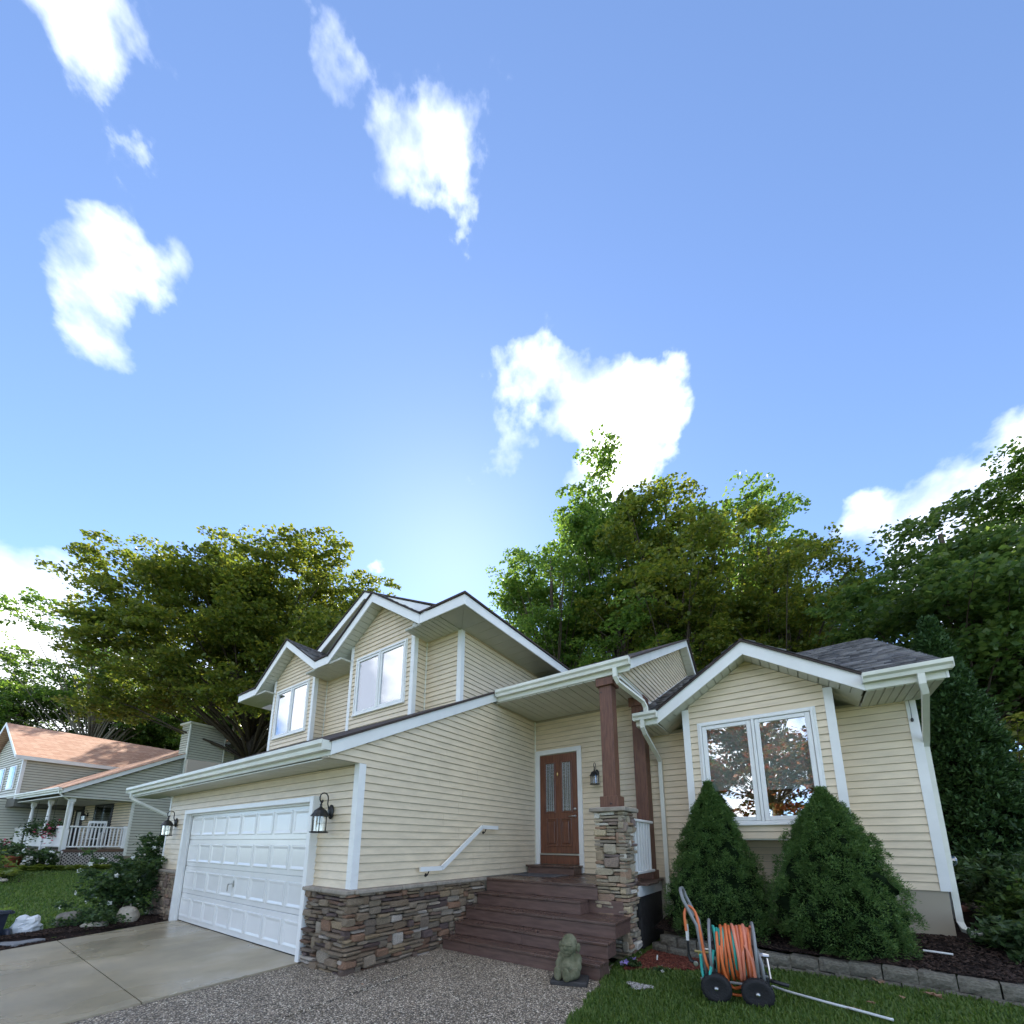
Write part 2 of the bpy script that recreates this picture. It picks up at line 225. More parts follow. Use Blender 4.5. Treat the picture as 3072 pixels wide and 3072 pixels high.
class G:
    """collects several shapes into one mesh"""
    def __init__(s): s.v = []; s.f = []
    def add(s, vs, fs):
        b = len(s.v); s.v += [tuple(q) for q in vs]; s.f += [tuple(i+b for i in q) for q in fs]; return s
    def box(s, x0, x1, y0, y1, z0, z1):
        return s.add([(x0, y0, z0), (x1, y0, z0), (x1, y1, z0), (x0, y1, z0), (x0, y0, z1), (x1, y0, z1), (x1, y1, z1), (x0, y1, z1)], [(0, 3, 2, 1), (4, 5, 6, 7), (0, 1, 5, 4), (1, 2, 6, 5), (2, 3, 7, 6), (3, 0, 4, 7)])
    def bev(s, x0, x1, y0, y1, z0, z1, c=0.006):
        """box with chamfered edges"""
        vs = []; fs = []
        X = (x0, x1); Y = (y0, y1); Z = (z0, z1); idx = {}
        for i in (0, 1):
            for j in (0, 1):
                for k in (0, 1):
                    x, y, z = X[i], Y[j], Z[k]; a = c if i == 0 else -c; bb = c if j == 0 else -c; d = c if k == 0 else -c
                    for q, p in (('x', (x, y+bb, z+d)), ('y', (x+a, y, z+d)), ('z', (x+a, y+bb, z))): idx[(i, j, k, q)] = len(vs); vs.append(p)
        I = idx
        for i, w in ((0, 1), (1, 0)): f = [I[(i, 0, 0, 'x')], I[(i, 1, 0, 'x')], I[(i, 1, 1, 'x')], I[(i, 0, 1, 'x')]]; fs.append(f[::-1] if i == 0 else f)
        for j in (0, 1): f = [I[(0, j, 0, 'y')], I[(1, j, 0, 'y')], I[(1, j, 1, 'y')], I[(0, j, 1, 'y')]]; fs.append(f if j == 0 else f[::-1])
        for k in (0, 1): f = [I[(0, 0, k, 'z')], I[(1, 0, k, 'z')], I[(1, 1, k, 'z')], I[(0, 1, k, 'z')]]; fs.append(f[::-1] if k == 0 else f)
        for i in (0, 1):
            for j in (0, 1): f = [I[(i, j, 0, 'x')], I[(i, j, 0, 'y')], I[(i, j, 1, 'y')], I[(i, j, 1, 'x')]]; fs.append(f if (i == j) else f[::-1])
            for k in (0, 1): f = [I[(i, 0, k, 'x')], I[(i, 0, k, 'z')], I[(i, 1, k, 'z')], I[(i, 1, k, 'x')]]; fs.append(f[::-1] if (i == k) else f)
        for j in (0, 1):
            for k in (0, 1): f = [I[(0, j, k, 'y')], I[(0, j, k, 'z')], I[(1, j, k, 'z')], I[(1, j, k, 'y')]]; fs.append(f if (j == k) else f[::-1])
        for i in (0, 1):
            for j in (0, 1):
                for k in (0, 1): f = [I[(i, j, k, 'x')], I[(i, j, k, 'y')], I[(i, j, k, 'z')]]; fs.append(f if (i+j+k) % 2 else f[::-1])
        return s.add(vs, fs)
    def prism(s, poly, d):
        """poly: list of 3D points (planar), extruded by vector d"""
        n = len(poly); a = [Vector(p) for p in poly]; d = Vector(d); nn = (a[1]-a[0]).cross(a[2]-a[0])
        if nn.dot(d) > 0: a = a[::-1]
        vs = a+[p+d for p in a]
        return s.add(vs, [tuple(range(n)), tuple(range(2*n-1, n-1, -1))]+[((i+1) % n, i, n+i, n+(i+1) % n) for i in range(n)])
    def tube(s, path, r, seg=8, closed=False, flat=None, taper=None):
        path = [Vector(p) for p in path]; n = len(path); T = []
        for i in range(n):
            a = path[(i-1) % n] if (i > 0 or closed) else path[i]; c = path[(i+1) % n] if (i < n-1 or closed) else path[i]; T.append((c-a).normalized())
        up = Vector((0, 0, 1)) if abs(T[0].z) < 0.9 else Vector((0, 1, 0)); u = T[0].cross(up).normalized(); rings = []
        vs = []
        for i in range(n):
            u = (u-T[i]*u.dot(T[i])).normalized(); w = T[i].cross(u); rr = r if taper is None else taper[i]
            for k in range(seg):
                a = 2*math.pi*(k+0.5)/seg; ca, sa = math.cos(a), math.sin(a)
                if flat: ca *= flat[0]; sa *= flat[1]
                vs.append(path[i]+u*ca*rr+w*sa*rr)
        fs = []
        for i in range(n if closed else n-1):
            for k in range(seg): a, b = i*seg+k, i*seg+(k+1) % seg; c, d = ((i+1) % n)*seg+(k+1) % seg, ((i+1) % n)*seg+k; fs.append((a, b, c, d))
        if not closed: fs += [tuple(range(seg-1, -1, -1)), tuple((n-1)*seg+k for k in range(seg))]
        return s.add(vs, fs)
    def lathe(s, prof, c=(0, 0, 0), seg=16, axis='z'):
        vs = []; fs = []; n = len(prof)
        for r, h in prof:
            for k in range(seg):
                a = 2*math.pi*k/seg; p = (r*math.cos(a), r*math.sin(a), h)
                if axis == 'y': p = (p[0], p[2], p[1])
                if axis == 'x': p = (p[2], p[0], p[1])
                vs.append((p[0]+c[0], p[1]+c[1], p[2]+c[2]))
        for i in range(n-1):
            for k in range(seg): a, b = i*seg+k, i*seg+(k+1) % seg; q = (a, b, b+seg, a+seg); fs.append(q if axis != 'y' else q[::-1])
        q = tuple(range(seg)); q2 = tuple((n-1)*seg+k for k in range(seg)); fs += [q[::-1], q2] if axis != 'y' else [q, q2[::-1]]
        return s.add(vs, fs)
    def ball(s, c, r, seg=10, rings=7, sc=(1, 1, 1)):
        prof = [(max(1e-4, r*math.sin(math.pi*i/rings)), -r*math.cos(math.pi*i/rings)) for i in range(rings+1)]
        b = len(s.v); s.lathe(prof, (0, 0, 0), seg)
        s.v[b:] = [(p[0]*sc[0]+c[0], p[1]*sc[1]+c[1], p[2]*sc[2]+c[2]) for p in s.v[b:]]; return s
    def done(s, name, mt, parent=None, smooth=False): return mesh(name, s.v, s.f, mt, parent, smooth)
def box(name, x0, x1, y0, y1, z0, z1, mt, parent=None, c=0.004): return G().bev(x0, x1, y0, y1, z0, z1, min(c, (x1-x0)/3, (y1-y0)/3, (z1-z0)/3)).done(name, mt, parent)
def root(name, label, cat, loc=(0, 0, 0), rz=0.0, group=None):
    o = bpy.data.objects.new(name, None); o.empty_display_size = 0.2; COL.objects.link(o); o.location = loc; o.rotation_euler = (0, 0, rz); tag(o, label, cat, group); return o
def tag(o, label=None, cat=None, group=None, kind=None):
    if label: o['label'] = label
    if cat: o['category'] = cat
    if group: o['group'] = group
    if kind: o['kind'] = kind
    return o
def noise3(p, s=1.0, seed=0.0):
    x, y, z = p[0]*s+seed, p[1]*s-seed, p[2]*s+seed*0.7
    return (math.sin(x*1.7+math.sin(y*2.3+1.1))+math.sin(y*1.9+math.sin(z*2.1+0.4))+math.sin(z*1.6+math.sin(x*2.7)))/3
def clip_band(poly, z0, z1):
    def half(P, zc, keep_above):
        o = []
        for i in range(len(P)):
            a, b = P[i], P[(i+1) % len(P)]; ia = (a[1] >= zc-1e-9) if keep_above else (a[1] <= zc+1e-9); ib = (b[1] >= zc-1e-9) if keep_above else (b[1] <= zc+1e-9)
            if ia: o.append(a)
            if ia != ib: tt = (zc-a[1])/(b[1]-a[1]); o.append((a[0]+(b[0]-a[0])*tt, zc))
        return o
    P = half(poly, z0, True)
    return half(P, z1, False) if len(P) > 2 else []
CO = 0.1016; ZS = 0.9775
def siding(parent, O, U, Nn, polys, join=None, mt='siding', c=CO, z0=ZS, t0=0.017, gap=0.0055, seam=None):
    """lapped boards on a wall plane; polys convex in (u,z)"""
    O = Vector(O); U = Vector(U); Nn = Vector(Nn); g = G()
    zs = [q[1] for P in polys for q in P]; k0 = int(math.floor((min(zs)-z0)/c+1e-6)); k1 = int(math.ceil((max(zs)-z0)/c-1e-6))
    for P in polys:
        bands = []
        for k in range(k0, k1):
            a, b = z0+k*c, z0+(k+1)*c; q = clip_band(P, a, b-gap)
            if seam and len(q) > 2:
                us = [p[0] for p in q]; rs_ = random.Random(seam*31+k//2); cut = min(us)+(max(us)-min(us))*rs_.uniform(0.25, 0.75)
                if max(us)-min(us) > 1.6:
                    sw_q = [(p[1], p[0]) for p in q]
                    for lo, hi in ((-99, cut-0.0012), (cut+0.0012, 99)): bands.append((a, [(p[1], p[0]) for p in clip_band(sw_q, lo, hi)]))
                    continue
            bands.append((a, q))
        for a, q in bands:
            q = [p for i, p in enumerate(q) if math.hypot(p[0]-q[i-1][0], p[1]-q[i-1][1]) > 1e-4]
            if len(q) < 3: continue
            ar = sum(q[i-1][0]*q[i][1]-q[i][0]*q[i-1][1] for i in range(len(q)))/2
            if abs(ar) < 4e-4: continue
            if ar < 0: q = q[::-1]
            n = len(q); bk = [O+U*p[0]+Vector((0, 0, p[1])) for p in q]; fr = [bk[i]+Nn*(0.002+t0*(1-(q[i][1]-a)/c)) for i in range(n)]
            fl = U.cross(Vector((0, 0, 1))).dot(Nn) > 0
            F = [tuple(range(n, 2*n)), tuple(range(n-1, -1, -1))]+[(i, (i+1) % n, n+(i+1) % n, n+i) for i in range(n)]
            if not fl: F = [f[::-1] for f in F]
            if join: g.add(bk+fr, F)
            else: mesh('siding_board', bk+fr, F, mt, parent)
    if join and g.v: tag(g.done(join, mt, parent), kind='stuff')
def panels(parent, name, O, A, B, la, lb, w, mt='soffit', th=0.020, nrm=(0, 0, -1)):
    """row of soffit panels: along A (length la) split every w, each spanning lb along B; raised ribs"""
    O = Vector(O); A = Vector(A).normalized(); B = Vector(B).normalized(); n = max(1, round(la/w)); ww = la/n; nn = Vector(nrm)
    for i in range(n):
        a0 = O+A*(i*ww+0.003); d = A*(ww-0.006); g = G(); nrib = 2
        for j in range(nrib):
            q = a0+d*(j/nrib)+A*(0.005); e = d/nrib-A*0.010
            g.prism([q, q+e, q+e+B*lb, q+B*lb], nn*th)
        g.prism([a0, a0+d, a0+d+B*lb, a0+B*lb], nn*(th*0.15)); g.done(name, mt, parent)
def shingle_plane(parent, O, A, Bv, la_fn, rows, ex=0.14, seed=1, mt='shingle', name='shingles', hs=1.0):
    """O eave origin, A along eave, Bv up-slope unit; la_fn(s)->(a0,a1) extents at slope distance s"""
    rr = random.Random(seed); O = Vector(O); A = Vector(A).normalized(); Bv = Vector(Bv).normalized(); nn = A.cross(Bv).normalized()
    if nn.z < 0: nn = -nn
    V = []; F = []
    for r in range(rows):
        a0, a1 = la_fn(r*ex); b0, b1 = la_fn((r+1)*ex)
        a = a0+rr.uniform(-0.3, 0)
        while a < a1:
            w = rr.uniform(0.13, 0.34); x0, x1 = max(a, a0), min(a+w, a1); a += w
            if x1-x0 < 0.02: continue
            h = hs*rr.choice((0.007, 0.012, 0.019)); d = hs*rr.choice((0, 0, 0.018, 0.03)); b = len(V)
            y0, y1 = x0, x1
            if x0 == a0: y0 = max(y0, b0)
            if x1 == a1: y1 = min(y1, b1)
            p = [O+A*x0+Bv*(r*ex-d), O+A*x1+Bv*(r*ex-d), O+A*max(y1, y0)+Bv*(r+1)*ex, O+A*y0+Bv*(r+1)*ex]
            V += [p[0]+nn*(h+0.004), p[1]+nn*(h+0.004), p[2]+nn*0.002, p[3]+nn*0.002, p[0]-nn*0.01, p[1]-nn*0.01, p[2]-nn*0.01, p[3]-nn*0.01]
            F += [(b, b+1, b+2, b+3), (b+4, b+5, b+1, b), (b+5, b+6, b+2, b+1), (b+7, b+4, b, b+3)]
    return tag(bigmesh(name, np.array([tuple(q) for q in V]), np.array(F), mt, parent), kind='stuff')
# unit stones (shared meshes): irregular chamfered blocks, size 1x1x1 centred, front at -y
STONE_ME = []
def make_stone_meshes():
    rr = random.Random(3)
    for k in range(14):
        g = G(); n = 0
        xs = (-0.5, -0.36, 0.36, 0.5); zs = (-0.5, -0.30, 0.30, 0.5); V = []; F = []
        for i, x in enumerate(xs):
            for j, z in enumerate(zs):
                edge = (i in (0, 3))+(j in (0, 3)); y = -0.5 if edge == 0 else (-0.36 if edge == 1 else -0.12)
                cut = 0.09 if edge == 2 else 0
                V.append((x*(1-cut)+rr.uniform(-.045, .045), y+rr.uniform(-.10, .10), z*(1-cut)+rr.uniform(-.07, .07)))
        for i in range(3):
            for j in range(3): a = i*4+j; F.append((a, a+4, a+5, a+1))
        b = len(V)
        per = [(i, 0) for i in range(4)]+[(3, j) for j in (1, 2, 3)]+[(i, 3) for i in (2, 1, 0)]+[(0, j) for j in (2, 1)]
        for i, j in per: q = V[i*4+j]; V.append((q[0]*1.02, 0.5, q[2]*1.02))
        m_ = len(per)
        for q in range(m_): i, j = per[q]; i2, j2 = per[(q+1) % m_]; F.append((i*4+j, b+q, b+(q+1) % m_, i2*4+j2))
        me = bpy.data.meshes.new('stone'); me.from_pydata(V, [], F); me.update()
        STONE_ME.append(me)
make_stone_meshes()
def stone_fill(w, h, unit=0.045, seed=0, maxw=7):
    """ashlar fill: returns list (u0,u1,z0,z1)"""
    rr = random.Random(seed); du = 0.045; nu = max(1, round(w/du)); nz = max(1, round(h/unit)); du = w/nu; unit = h/nz; occ = [[0]*nu for _ in range(nz)]; out = []
    for j in range(nz):
        i = 0
        while i < nu:
            if occ[j][i]: i += 1; continue
            hh = rr.choices((1, 2, 3), (0.73, 0.23, 0.04))[0]; hh = min(hh, nz-j)
            run = 0
            while i+run < nu and all(not occ[j+q][i+run] for q in range(hh)) and run < 12: run += 1
            ww = min(run, rr.choices((2, 3, 4, 5, 6, 7), (1, 3, 4, 4, 3, 1))[0] if hh < 2 else rr.choice((2, 3, 4, 4, 5, 6)))
            if run-ww == 1: ww = run
            for q in range(hh):
                for p in range(ww): occ[j+q][i+p] = 1
            out.append((i*du, (i+ww)*du, j*unit, (j+hh)*unit)); i += ww
    return out
def stones(parent, O, U, Nn, w, h, seed, mt='stone', unit=0.047, join=None, name='stone', depth=0.10, skip=None):
    O = Vector(O); U = Vector(U); Nn = Vector(Nn); rr = random.Random(seed+50); g = G(); rot = Matrix((U, -Nn, Vector((0, 0, 1)))).transposed()
    for u0, u1, z0, z1 in stone_fill(w, h, unit, seed):
        d = depth*rr.uniform(0.55, 1.2); cu, cz = (u0+u1)/2, (z0+z1)/2
        if skip and skip(cu, cz): continue
        me = STONE_ME[rr.randrange(len(STONE_ME))]; sx = (u1-u0)-0.006; sz = (z1-z0)-0.010*rr.uniform(0.6, 1.7)
        if rr.random() < .5: sx = -sx
        loc = O+U*cu+Vector((0, 0, cz))+Nn*(d/2-0.02)
        Mx = Matrix.Translation(loc) @ (rot @ Matrix.Rotation(rr.uniform(-.05, .05)*min(1, 0.16/(u1-u0)), 3, 'Y')).to_4x4() @ Matrix.Diagonal((abs(sx)*1.03, d, sz*1.05, 1))
        if join:
            g.add([Mx @ vv.co for vv in me.vertices], [tuple(p.vertices) for p in me.polygons])
        else:
            if not me.materials: me.materials.append(MATS[mt])
            o = bpy.data.objects.new(name, me); COL.objects.link(o); o.parent = parent; o.matrix_local = Mx
            if me.materials[0] != MATS[mt]: o.material_slots[0].link = 'OBJECT'; o.material_slots[0].material = MATS[mt]
    if join: tag(g.done(join, 'stone_stuff', parent), kind='stuff')
# ------------------------------------------------------------------ terrain and paving
def smooth(a, b, x): t_ = min(1, max(0, (x-a)/(b-a))); return t_*t_*(3-2*t_)
def edge_x(y): return 2.805-0.1625*min(2.3, max(-5, y))
def gz(x, y):
    z = 0.0
    if x < -5.5: z += 0.55*smooth(-5.5, -19, x)
    if x > 2.4: z += 0.03+0.13*smooth(2.6, 5.6, x)
    z -= 0.10*smooth(-3, -14, y)
    if y > 5: z += 0.5*smooth(5, 14, y)
    if -5.6 < x < edge_x(y)-0.03 and -9 < y < 4: z -= 0.06
    return z
xs = sorted(set([round(q, 2) for q in np.concatenate([np.arange(-70, -20, 5), np.arange(-20, -6, 1), np.arange(-6, 2.2, 0.4), np.arange(2.2, 3.4, 0.06), np.arange(3.4, 10, 0.4), np.arange(10, 70.1, 5), [-5.62, -5.58, 2.44, 2.46]])]))
ys = sorted(set([round(q, 2) for q in np.concatenate([np.arange(-60, -10, 5), np.arange(-10, 6, 0.4), np.arange(6, 20, 2), np.arange(20, 90.1, 5)])]))
V = np.array([(x, y, gz(x, y)) for y in ys for x in xs]); nx = len(xs)
F = np.array([(j*nx+i, j*nx+i+1, (j+1)*nx+i+1, (j+1)*nx+i) for j in range(len(ys)-1) for i in range(nx-1)])
ground = tag(bigmesh('ground', V, F, 'soil_grass'), kind='structure')
road = tag(G().box(-70, 70, -22, -14.5, -0.3, -0.085).done('road', 'concrete'), kind='structure')
drive = bpy.data.objects.new('driveway', None); COL.objects.link(drive); drive['kind'] = 'structure'
def dz(y): return 0.052 if y > 0 else 0.052+0.022*y
def dxl(y): return -5.62+0.33*max(0, -y-0.1)
ysl = [0.05, -1.62, -3.4, -6.0, -9.5, -14.5]
for i in range(len(ysl)-1):
    y1, y0 = ysl[i], ysl[i+1]
    for a0, a1, b0, b1 in ((max(-5.62, dxl(y1)) if i < 2 else -4.6, -3.24, dxl(y0) if i < 1 else -4.6, -3.24), (-3.232, -0.82, -3.232, -0.82)):
        g = 0.006
        G().prism([(a0, y1-g, dz(y1)), (a1, y1-g, dz(y1)), (b1, y0+g, dz(y0)), (b0, y0+g, dz(y0))], (0, 0, -0.16)).done('concrete_slab', 'concrete', drive)
walk = bpy.data.objects.new('walkway', None); COL.objects.link(walk); walk['kind'] = 'structure'
for x0, x1, y0, y1 in ((-0.812, 0.61, -2.2, -0.005), (0.02, 0.61, 0.0, 1.6), (0.618, None, -2.2, 1.6), (-0.812, 0.61, -5, -2.208), (0.618, None, -5, -2.208)):
    xa, xb = (x1, x1) if x1 else (edge_x(y1), edge_x(y0))
    G().prism([(x0, y1, dz(min(0, y1))-0.02), (xa, y1, dz(min(0, y1))-0.02), (xb, y0, dz(y0)-0.016), (x0, y0, dz(y0)-0.016)], (0, 0, -0.16)).done('aggregate_slab', 'aggregate', walk)
G().prism([(2.40, 1.6, 0.03), (edge_x(1.6), 1.6, 0.03), (edge_x(2.25), 2.25, 0.03), (2.40, 2.25, 0.03)], (0, 0, -0.12)).done('aggregate_slab', 'aggregate', walk)
# ------------------------------------------------------------------ the house
house = root('house', 'cream sided split level house with white garage door and stone wainscot', 'house')
D = 4.25
def zr(y): return 2.984+0.5025*y
def part(name, parent=house): o = bpy.data.objects.new(name, None); o.empty_display_size = 0.1; COL.objects.link(o); o.parent = parent; return o
def prism_part(name, poly, d, mt, parent=house): return G().prism(poly, d).done(name, mt, parent)
# garage front wall
gw = prism_part('wall', [(-6.885, 0, 0), (-5.5, 0, 0), (-5.5, 0, 2.6), (-6.885, 0, 2.6)], (0, 0.14, 0), 'core')
G().box(-0.906, -0.002, 0.0, 0.14, 0.0, 2.6).box(-5.5, -0.906, 0.0, 0.14, 2.085, 2.6).done('header', 'core', gw)
siding(gw, (0, 0, 0), (1, 0, 0), (0, -1, 0), [[(-0.90, ZS), (-0.075, ZS), (-0.075, 2.51), (-0.90, 2.51)]])
siding(gw, (0, 0, 0), (1, 0, 0), (0, -1, 0), [[(-6.83, ZS), (-5.58, ZS), (-5.58, 2.155), (-6.83, 2.155)]], join='siding_strip')
siding(gw, (0, 0, 0), (1, 0, 0), (0, -1, 0), [[(-6.83, 2.155), (-0.90, 2.155), (-0.90, 2.52), (-6.83, 2.52)]], seam=5)
# side wall
sw = prism_part('wall', [(-0.002, -0.44, 2.53), (-0.002, 0.0, 2.53), (-0.002, 0.0, 0), (-0.002, D+0.1, 0), (-0.002, D+0.1, 4.15), (-0.002, 2.72, 4.15), (-0.002, -0.44, 2.56)], (-0.14, 0, 0), 'core')
siding(sw, (0, 0, 0), (0, 1, 0), (1, 0, 0), [[(0.078, ZS), (4.236, ZS), (4.236, 4.14), (2.70, 4.14), (0.078, 2.815)]], seam=3)
siding(sw, (0, 0, 0), (0, 1, 0), (1, 0, 0), [[(-0.44, 2.535), (0.078, 2.535), (0.078, 2.82), (-0.44, 2.555)]])
# corner boards
def corner(x, y, z0, z1, sx, sy, w=0.078, name='corner_board'):
    """outside corner at (x,y): legs along sx (x dir) and sy (y dir) signs pointing into the wall"""
    t_ = 0.022; g = G()
    g.prism([(x-sx*t_, y-sy*t_, z0), (x+sx*w, y-sy*t_, z0), (x+sx*w, y-sy*0.001, z0), (x-sx*0.001, y-sy*0.001, z0), (x-sx*0.001, y+sy*w, z0), (x-sx*t_, y+sy*w, z0)], (0, 0, z1-z0)); return g.done(name, 'trim', house)
corner(0, 0, ZS-0.004, 2.53, -1, 1); corner(-6.885, 0, ZS-0.004, 2.53, 1, 1, 0.05)
# garage door
gd = part('garage_door')
G().box(-5.5, -0.906, 0.03, 0.06, 0.055, 2.075).done('door_leaf', 'garage_paint', gd)
for r in range(4):
    z0, z1 = 0.062+r*0.505, 0.062+(r+1)*0.505
    G().bev(-5.495, -0.911, 0.0, 0.032, z0, z1-0.006, 0.004).done('door_section', 'garage_paint', gd)
    for c in range(8):
        x0 = -5.44+c*0.5655; x1 = x0+0.505; a, b = z0+0.075, z1-0.085
        g = G(); rings = [((x0, x1, a, b), 0.0), ((x0+0.008, x1-0.008, a+0.008, b-0.008), 0.010), ((x0+0.022, x1-0.022, a+0.022, b-0.022), 0.010), ((x0+0.055, x1-0.055, a+0.055, b-0.055), -0.008)]
        vs = []; fs = []
        for (p, q, s_, u_), dd in rings: vs += [(p, dd-0.0035, s_), (q, dd-0.0035, s_), (q, dd-0.0035, u_), (p, dd-0.0035, u_)]
        # moulding stands proud as a bead around a flat field
        vs = [(v_[0], -0.004 if i < 4 else (-0.016 if i < 8 else (-0.016 if i < 12 else -0.007)), v_[2]) for i, v_ in enumerate(vs)]
        vs[0:4] = [(v_[0], 0.001, v_[2]) for v_ in vs[0:4]]
        for k in range(3):
            for i in range(4): fs.append((k*4+i, k*4+(i+1) % 4, k*4+4+(i+1) % 4, k*4+4+i))
        fs.append((12, 13, 14, 15)); g.add(vs, fs).done('raised_panel', 'garage_paint', gd)
hx, hz = -3.2, 0.86
G().tube([(hx, -0.02, hz), (hx, -0.07, hz)], 0.012, 8).tube([(hx, -0.07, hz), (hx-0.05, -0.072, hz-0.005), (hx-0.06, -0.072, hz-0.03), (hx-0.075, -0.07, hz-0.12)], 0.009, 8).box(hx-0.016, hx+0.016, -0.024, -0.014, hz-0.05, hz+0.05).done('handle', 'steel', gd)
cs = part('garage_casing')
for x0, x1 in ((-5.585, -5.50), (-0.906, -0.82)): G().bev(x0, x1, -0.12, 0.0, 0.03, 2.155, 0.006).done('casing', 'trim', cs)
G().bev(-5.4985, -0.9075, -0.118, -0.001, 2.075, 2.153, 0.006).done('casing', 'trim', cs)
for x0, x1 in ((-5.50, -5.47), (-0.936, -0.906)): G().box(x0, x1, -0.045, -0.012, 0.04, 2.075).done('door_stop', 'trim', cs)
G().box(-5.47, -0.936, -0.045, -0.012, 2.048, 2.074).done('door_stop', 'trim', cs)
G().box(-5.5, -0.91, 0.0, 0.05, 0.040, 0.056).done('bottom_seal', 'gap', gd)
# lower roof
rf = part('roof')
def slope_slab(parent, name, x0, x1, y0, y1, dz0, dz1, mt, zf=zr):
    return G().prism([(x0, y0, zf(y0)+dz1), (x0, y1, zf(y1)+dz1), (x0, y1, zf(y1)+dz0), (x0, y0, zf(y0)+dz0)], (x1-x0, 0, 0)).done(name, mt, parent)
RY = 7.3
for x0, x1, y0 in ((-8.0, 0.04, -0.42), (0.04, 2.63, 2.82)):
    slope_slab(rf, 'roof_deck', x0, x1, y0, RY, -0.17, -0.035, 'soffit')
slope_slab(rf, 'shingle_layer', -8.08, 0.085, -0.475, RY, -0.034, 0.0, 'shingle_edge')
slope_slab(rf, 'shingle_layer', 0.085, 2.70, 2.77, RY, -0.034, 0.0, 'shingle_edge')
zb = lambda y: zr(RY)-0.62*(y-RY)
slope_slab(rf, 'roof_deck', -8.0, 2.63, RY, 12, -0.17, -0.035, 'soffit', zb); slope_slab(rf, 'shingle_layer', -8.08, 2.70, RY, 12.05, -0.034, 0.0, 'shingle_edge', zb)
def rake(x, y0, y1, zf, h=0.165, t_=0.022, name='fascia'):
    return G().prism([(x, y0, zf(y0)-0.036), (x, y1, zf(y1)-0.036), (x, y1, zf(y1)-0.036-h), (x, y0, zf(y0)-0.036-h)], (t_, 0, 0)).done(name, 'trim', rf)
rake(0.041, -0.446, 2.80, zr); rake(-8.022, -0.446, RY, zr); rake(2.632, 2.80, RY, zr); rake(2.632, RY, 12, zb)
# eave fascia, gutters
def gutter(x0, x1, y, z, parent, name='gutter', h=0.125, d=0.12):
    """K-style gutter hung on a fascia whose face is y (front = -y); z top"""
    pr = [(y-0.002, z-0.004), (y-0.002, z-h), (y-d*0.62, z-h), (y-d*0.70, z-h*0.62), (y-d*0.98, z-h*0.40), (y-d, z-h*0.10), (y-d, z), (y-d+0.012, z), (y-d+0.012, z-h*0.12), (y-d*0.62, z-h*0.55), (y-0.02, z-h*0.6)]
    g = G(); n = len(pr); vs = [(x0, a, b) for a, b in pr]+[(x1, a, b) for a, b in pr]; g.add(vs, [(i, (i+1) % n, n+(i+1) % n, n+i) for i in range(n)])
    for xx in (x0, x1): g.box(xx-0.002, xx+0.002, y-d*0.98, y-0.002, z-h*0.97, z-0.006)
    return g.done(name, 'vinyl', parent)
G().bev(-7.98, 0.040, -0.446, -0.422, 2.555, zr(-0.44)-0.036).done('fascia', 'vinyl', rf)
gutter(-8.05, 0.055, -0.448, 2.735, rf)
G().bev(0.063, 2.632, 2.798, 2.822, 4.165, zr(2.8)-0.036).done('fascia', 'vinyl', rf)
gutter(0.10, 2.66, 2.796, 4.365, rf)
panels(rf, 'soffit_panel', (-8.0, -0.421, 2.548), (1, 0, 0), (0, 1, 0), 7.99, 0.418, 0.40)
panels(rf, 'soffit_panel', (0.015, 2.824, 4.168), (1, 0, 0), (0, 1, 0), 2.44, 1.42, 0.30)
G().box(0.0, 2.46, 2.83, D+0.1, 4.172, 4.20).done('porch_ceiling', 'soffit', rf)
# gable end wall right of the porch
ge = G().prism([(2.44, 2.83, 4.10), (2.44, 8.4, 4.10), (2.44, 8.4, 5.8), (2.44, RY, zr(RY)-0.17), (2.44, 2.83, zr(2.83)-0.17)], (-0.12, 0, 0)).done('wall', 'core', house)
siding(ge, (2.44, 0, 0), (0, 1, 0), (1, 0, 0), [[(2.83, 4.13), (4.45, 4.13), (8.1, 5.97), (RY, zr(RY)-0.2), (2.83, zr(2.83)-0.2)]])
G().box(2.44, 2.468, 2.83, 4.46, 4.095, 4.135).done('starter_trim', 'trim', ge)
G().prism([(2.457, 4.40, 4.065), (2.457, 8.1, 5.925), (2.457, 8.1, 5.99), (2.457, 4.40, 4.13)], (0.018, 0, 0)).done('flashing', 'trim', ge)
sl_ = math.atan(0.5025); panels(rf, 'soffit_panel', (2.475, 2.85, zr(2.85)-0.172), (0, math.cos(sl_), math.sin(sl_)), (1, 0, 0), (RY-2.85)/math.cos(sl_), 0.155, 0.30, nrm=(0, 0.3, -0.95))
sb_ = math.atan(-0.62); panels(rf, 'soffit_panel', (2.475, RY, zr(RY)-0.174), (0, math.cos(sb_), math.sin(sb_)), (1, 0, 0), 2.0, 0.155, 0.30, nrm=(0, -0.3, -0.95))
# ------------- door wall / wing walls (plane y = D)
dw = G().box(0, 2.46, D, D+0.12, 0.3, 4.17).box(2.46, 5.94, D, D+0.12, 0.3, 3.50).done('wall', 'core', house)
CT = 3.4634; CL, CRr = 0.0344, 1.0976; DB = 1.13
siding(dw, (0, D, 0), (1, 0, 0), (0, -1, 0), [[(0.02, CT), (CRr, CT), (CRr, 4.10), (0.02, 4.10)]])
siding(dw, (0, D, 0), (1, 0, 0), (0, -1, 0), [[(CRr, ZS), (2.44, ZS), (2.44, 4.10), (CRr, 4.10)]])
siding(dw, (0, D, 0), (1, 0, 0), (0, -1, 0), [[(2.44, ZS), (3.18, ZS), (3.18, 3.44), (2.44, 3.44)]])
siding(dw, (0, D, 0), (1, 0, 0), (0, -1, 0), [[(3.18, ZS), (5.06, ZS), (5.06, 1.60), (3.18, 1.60)]])
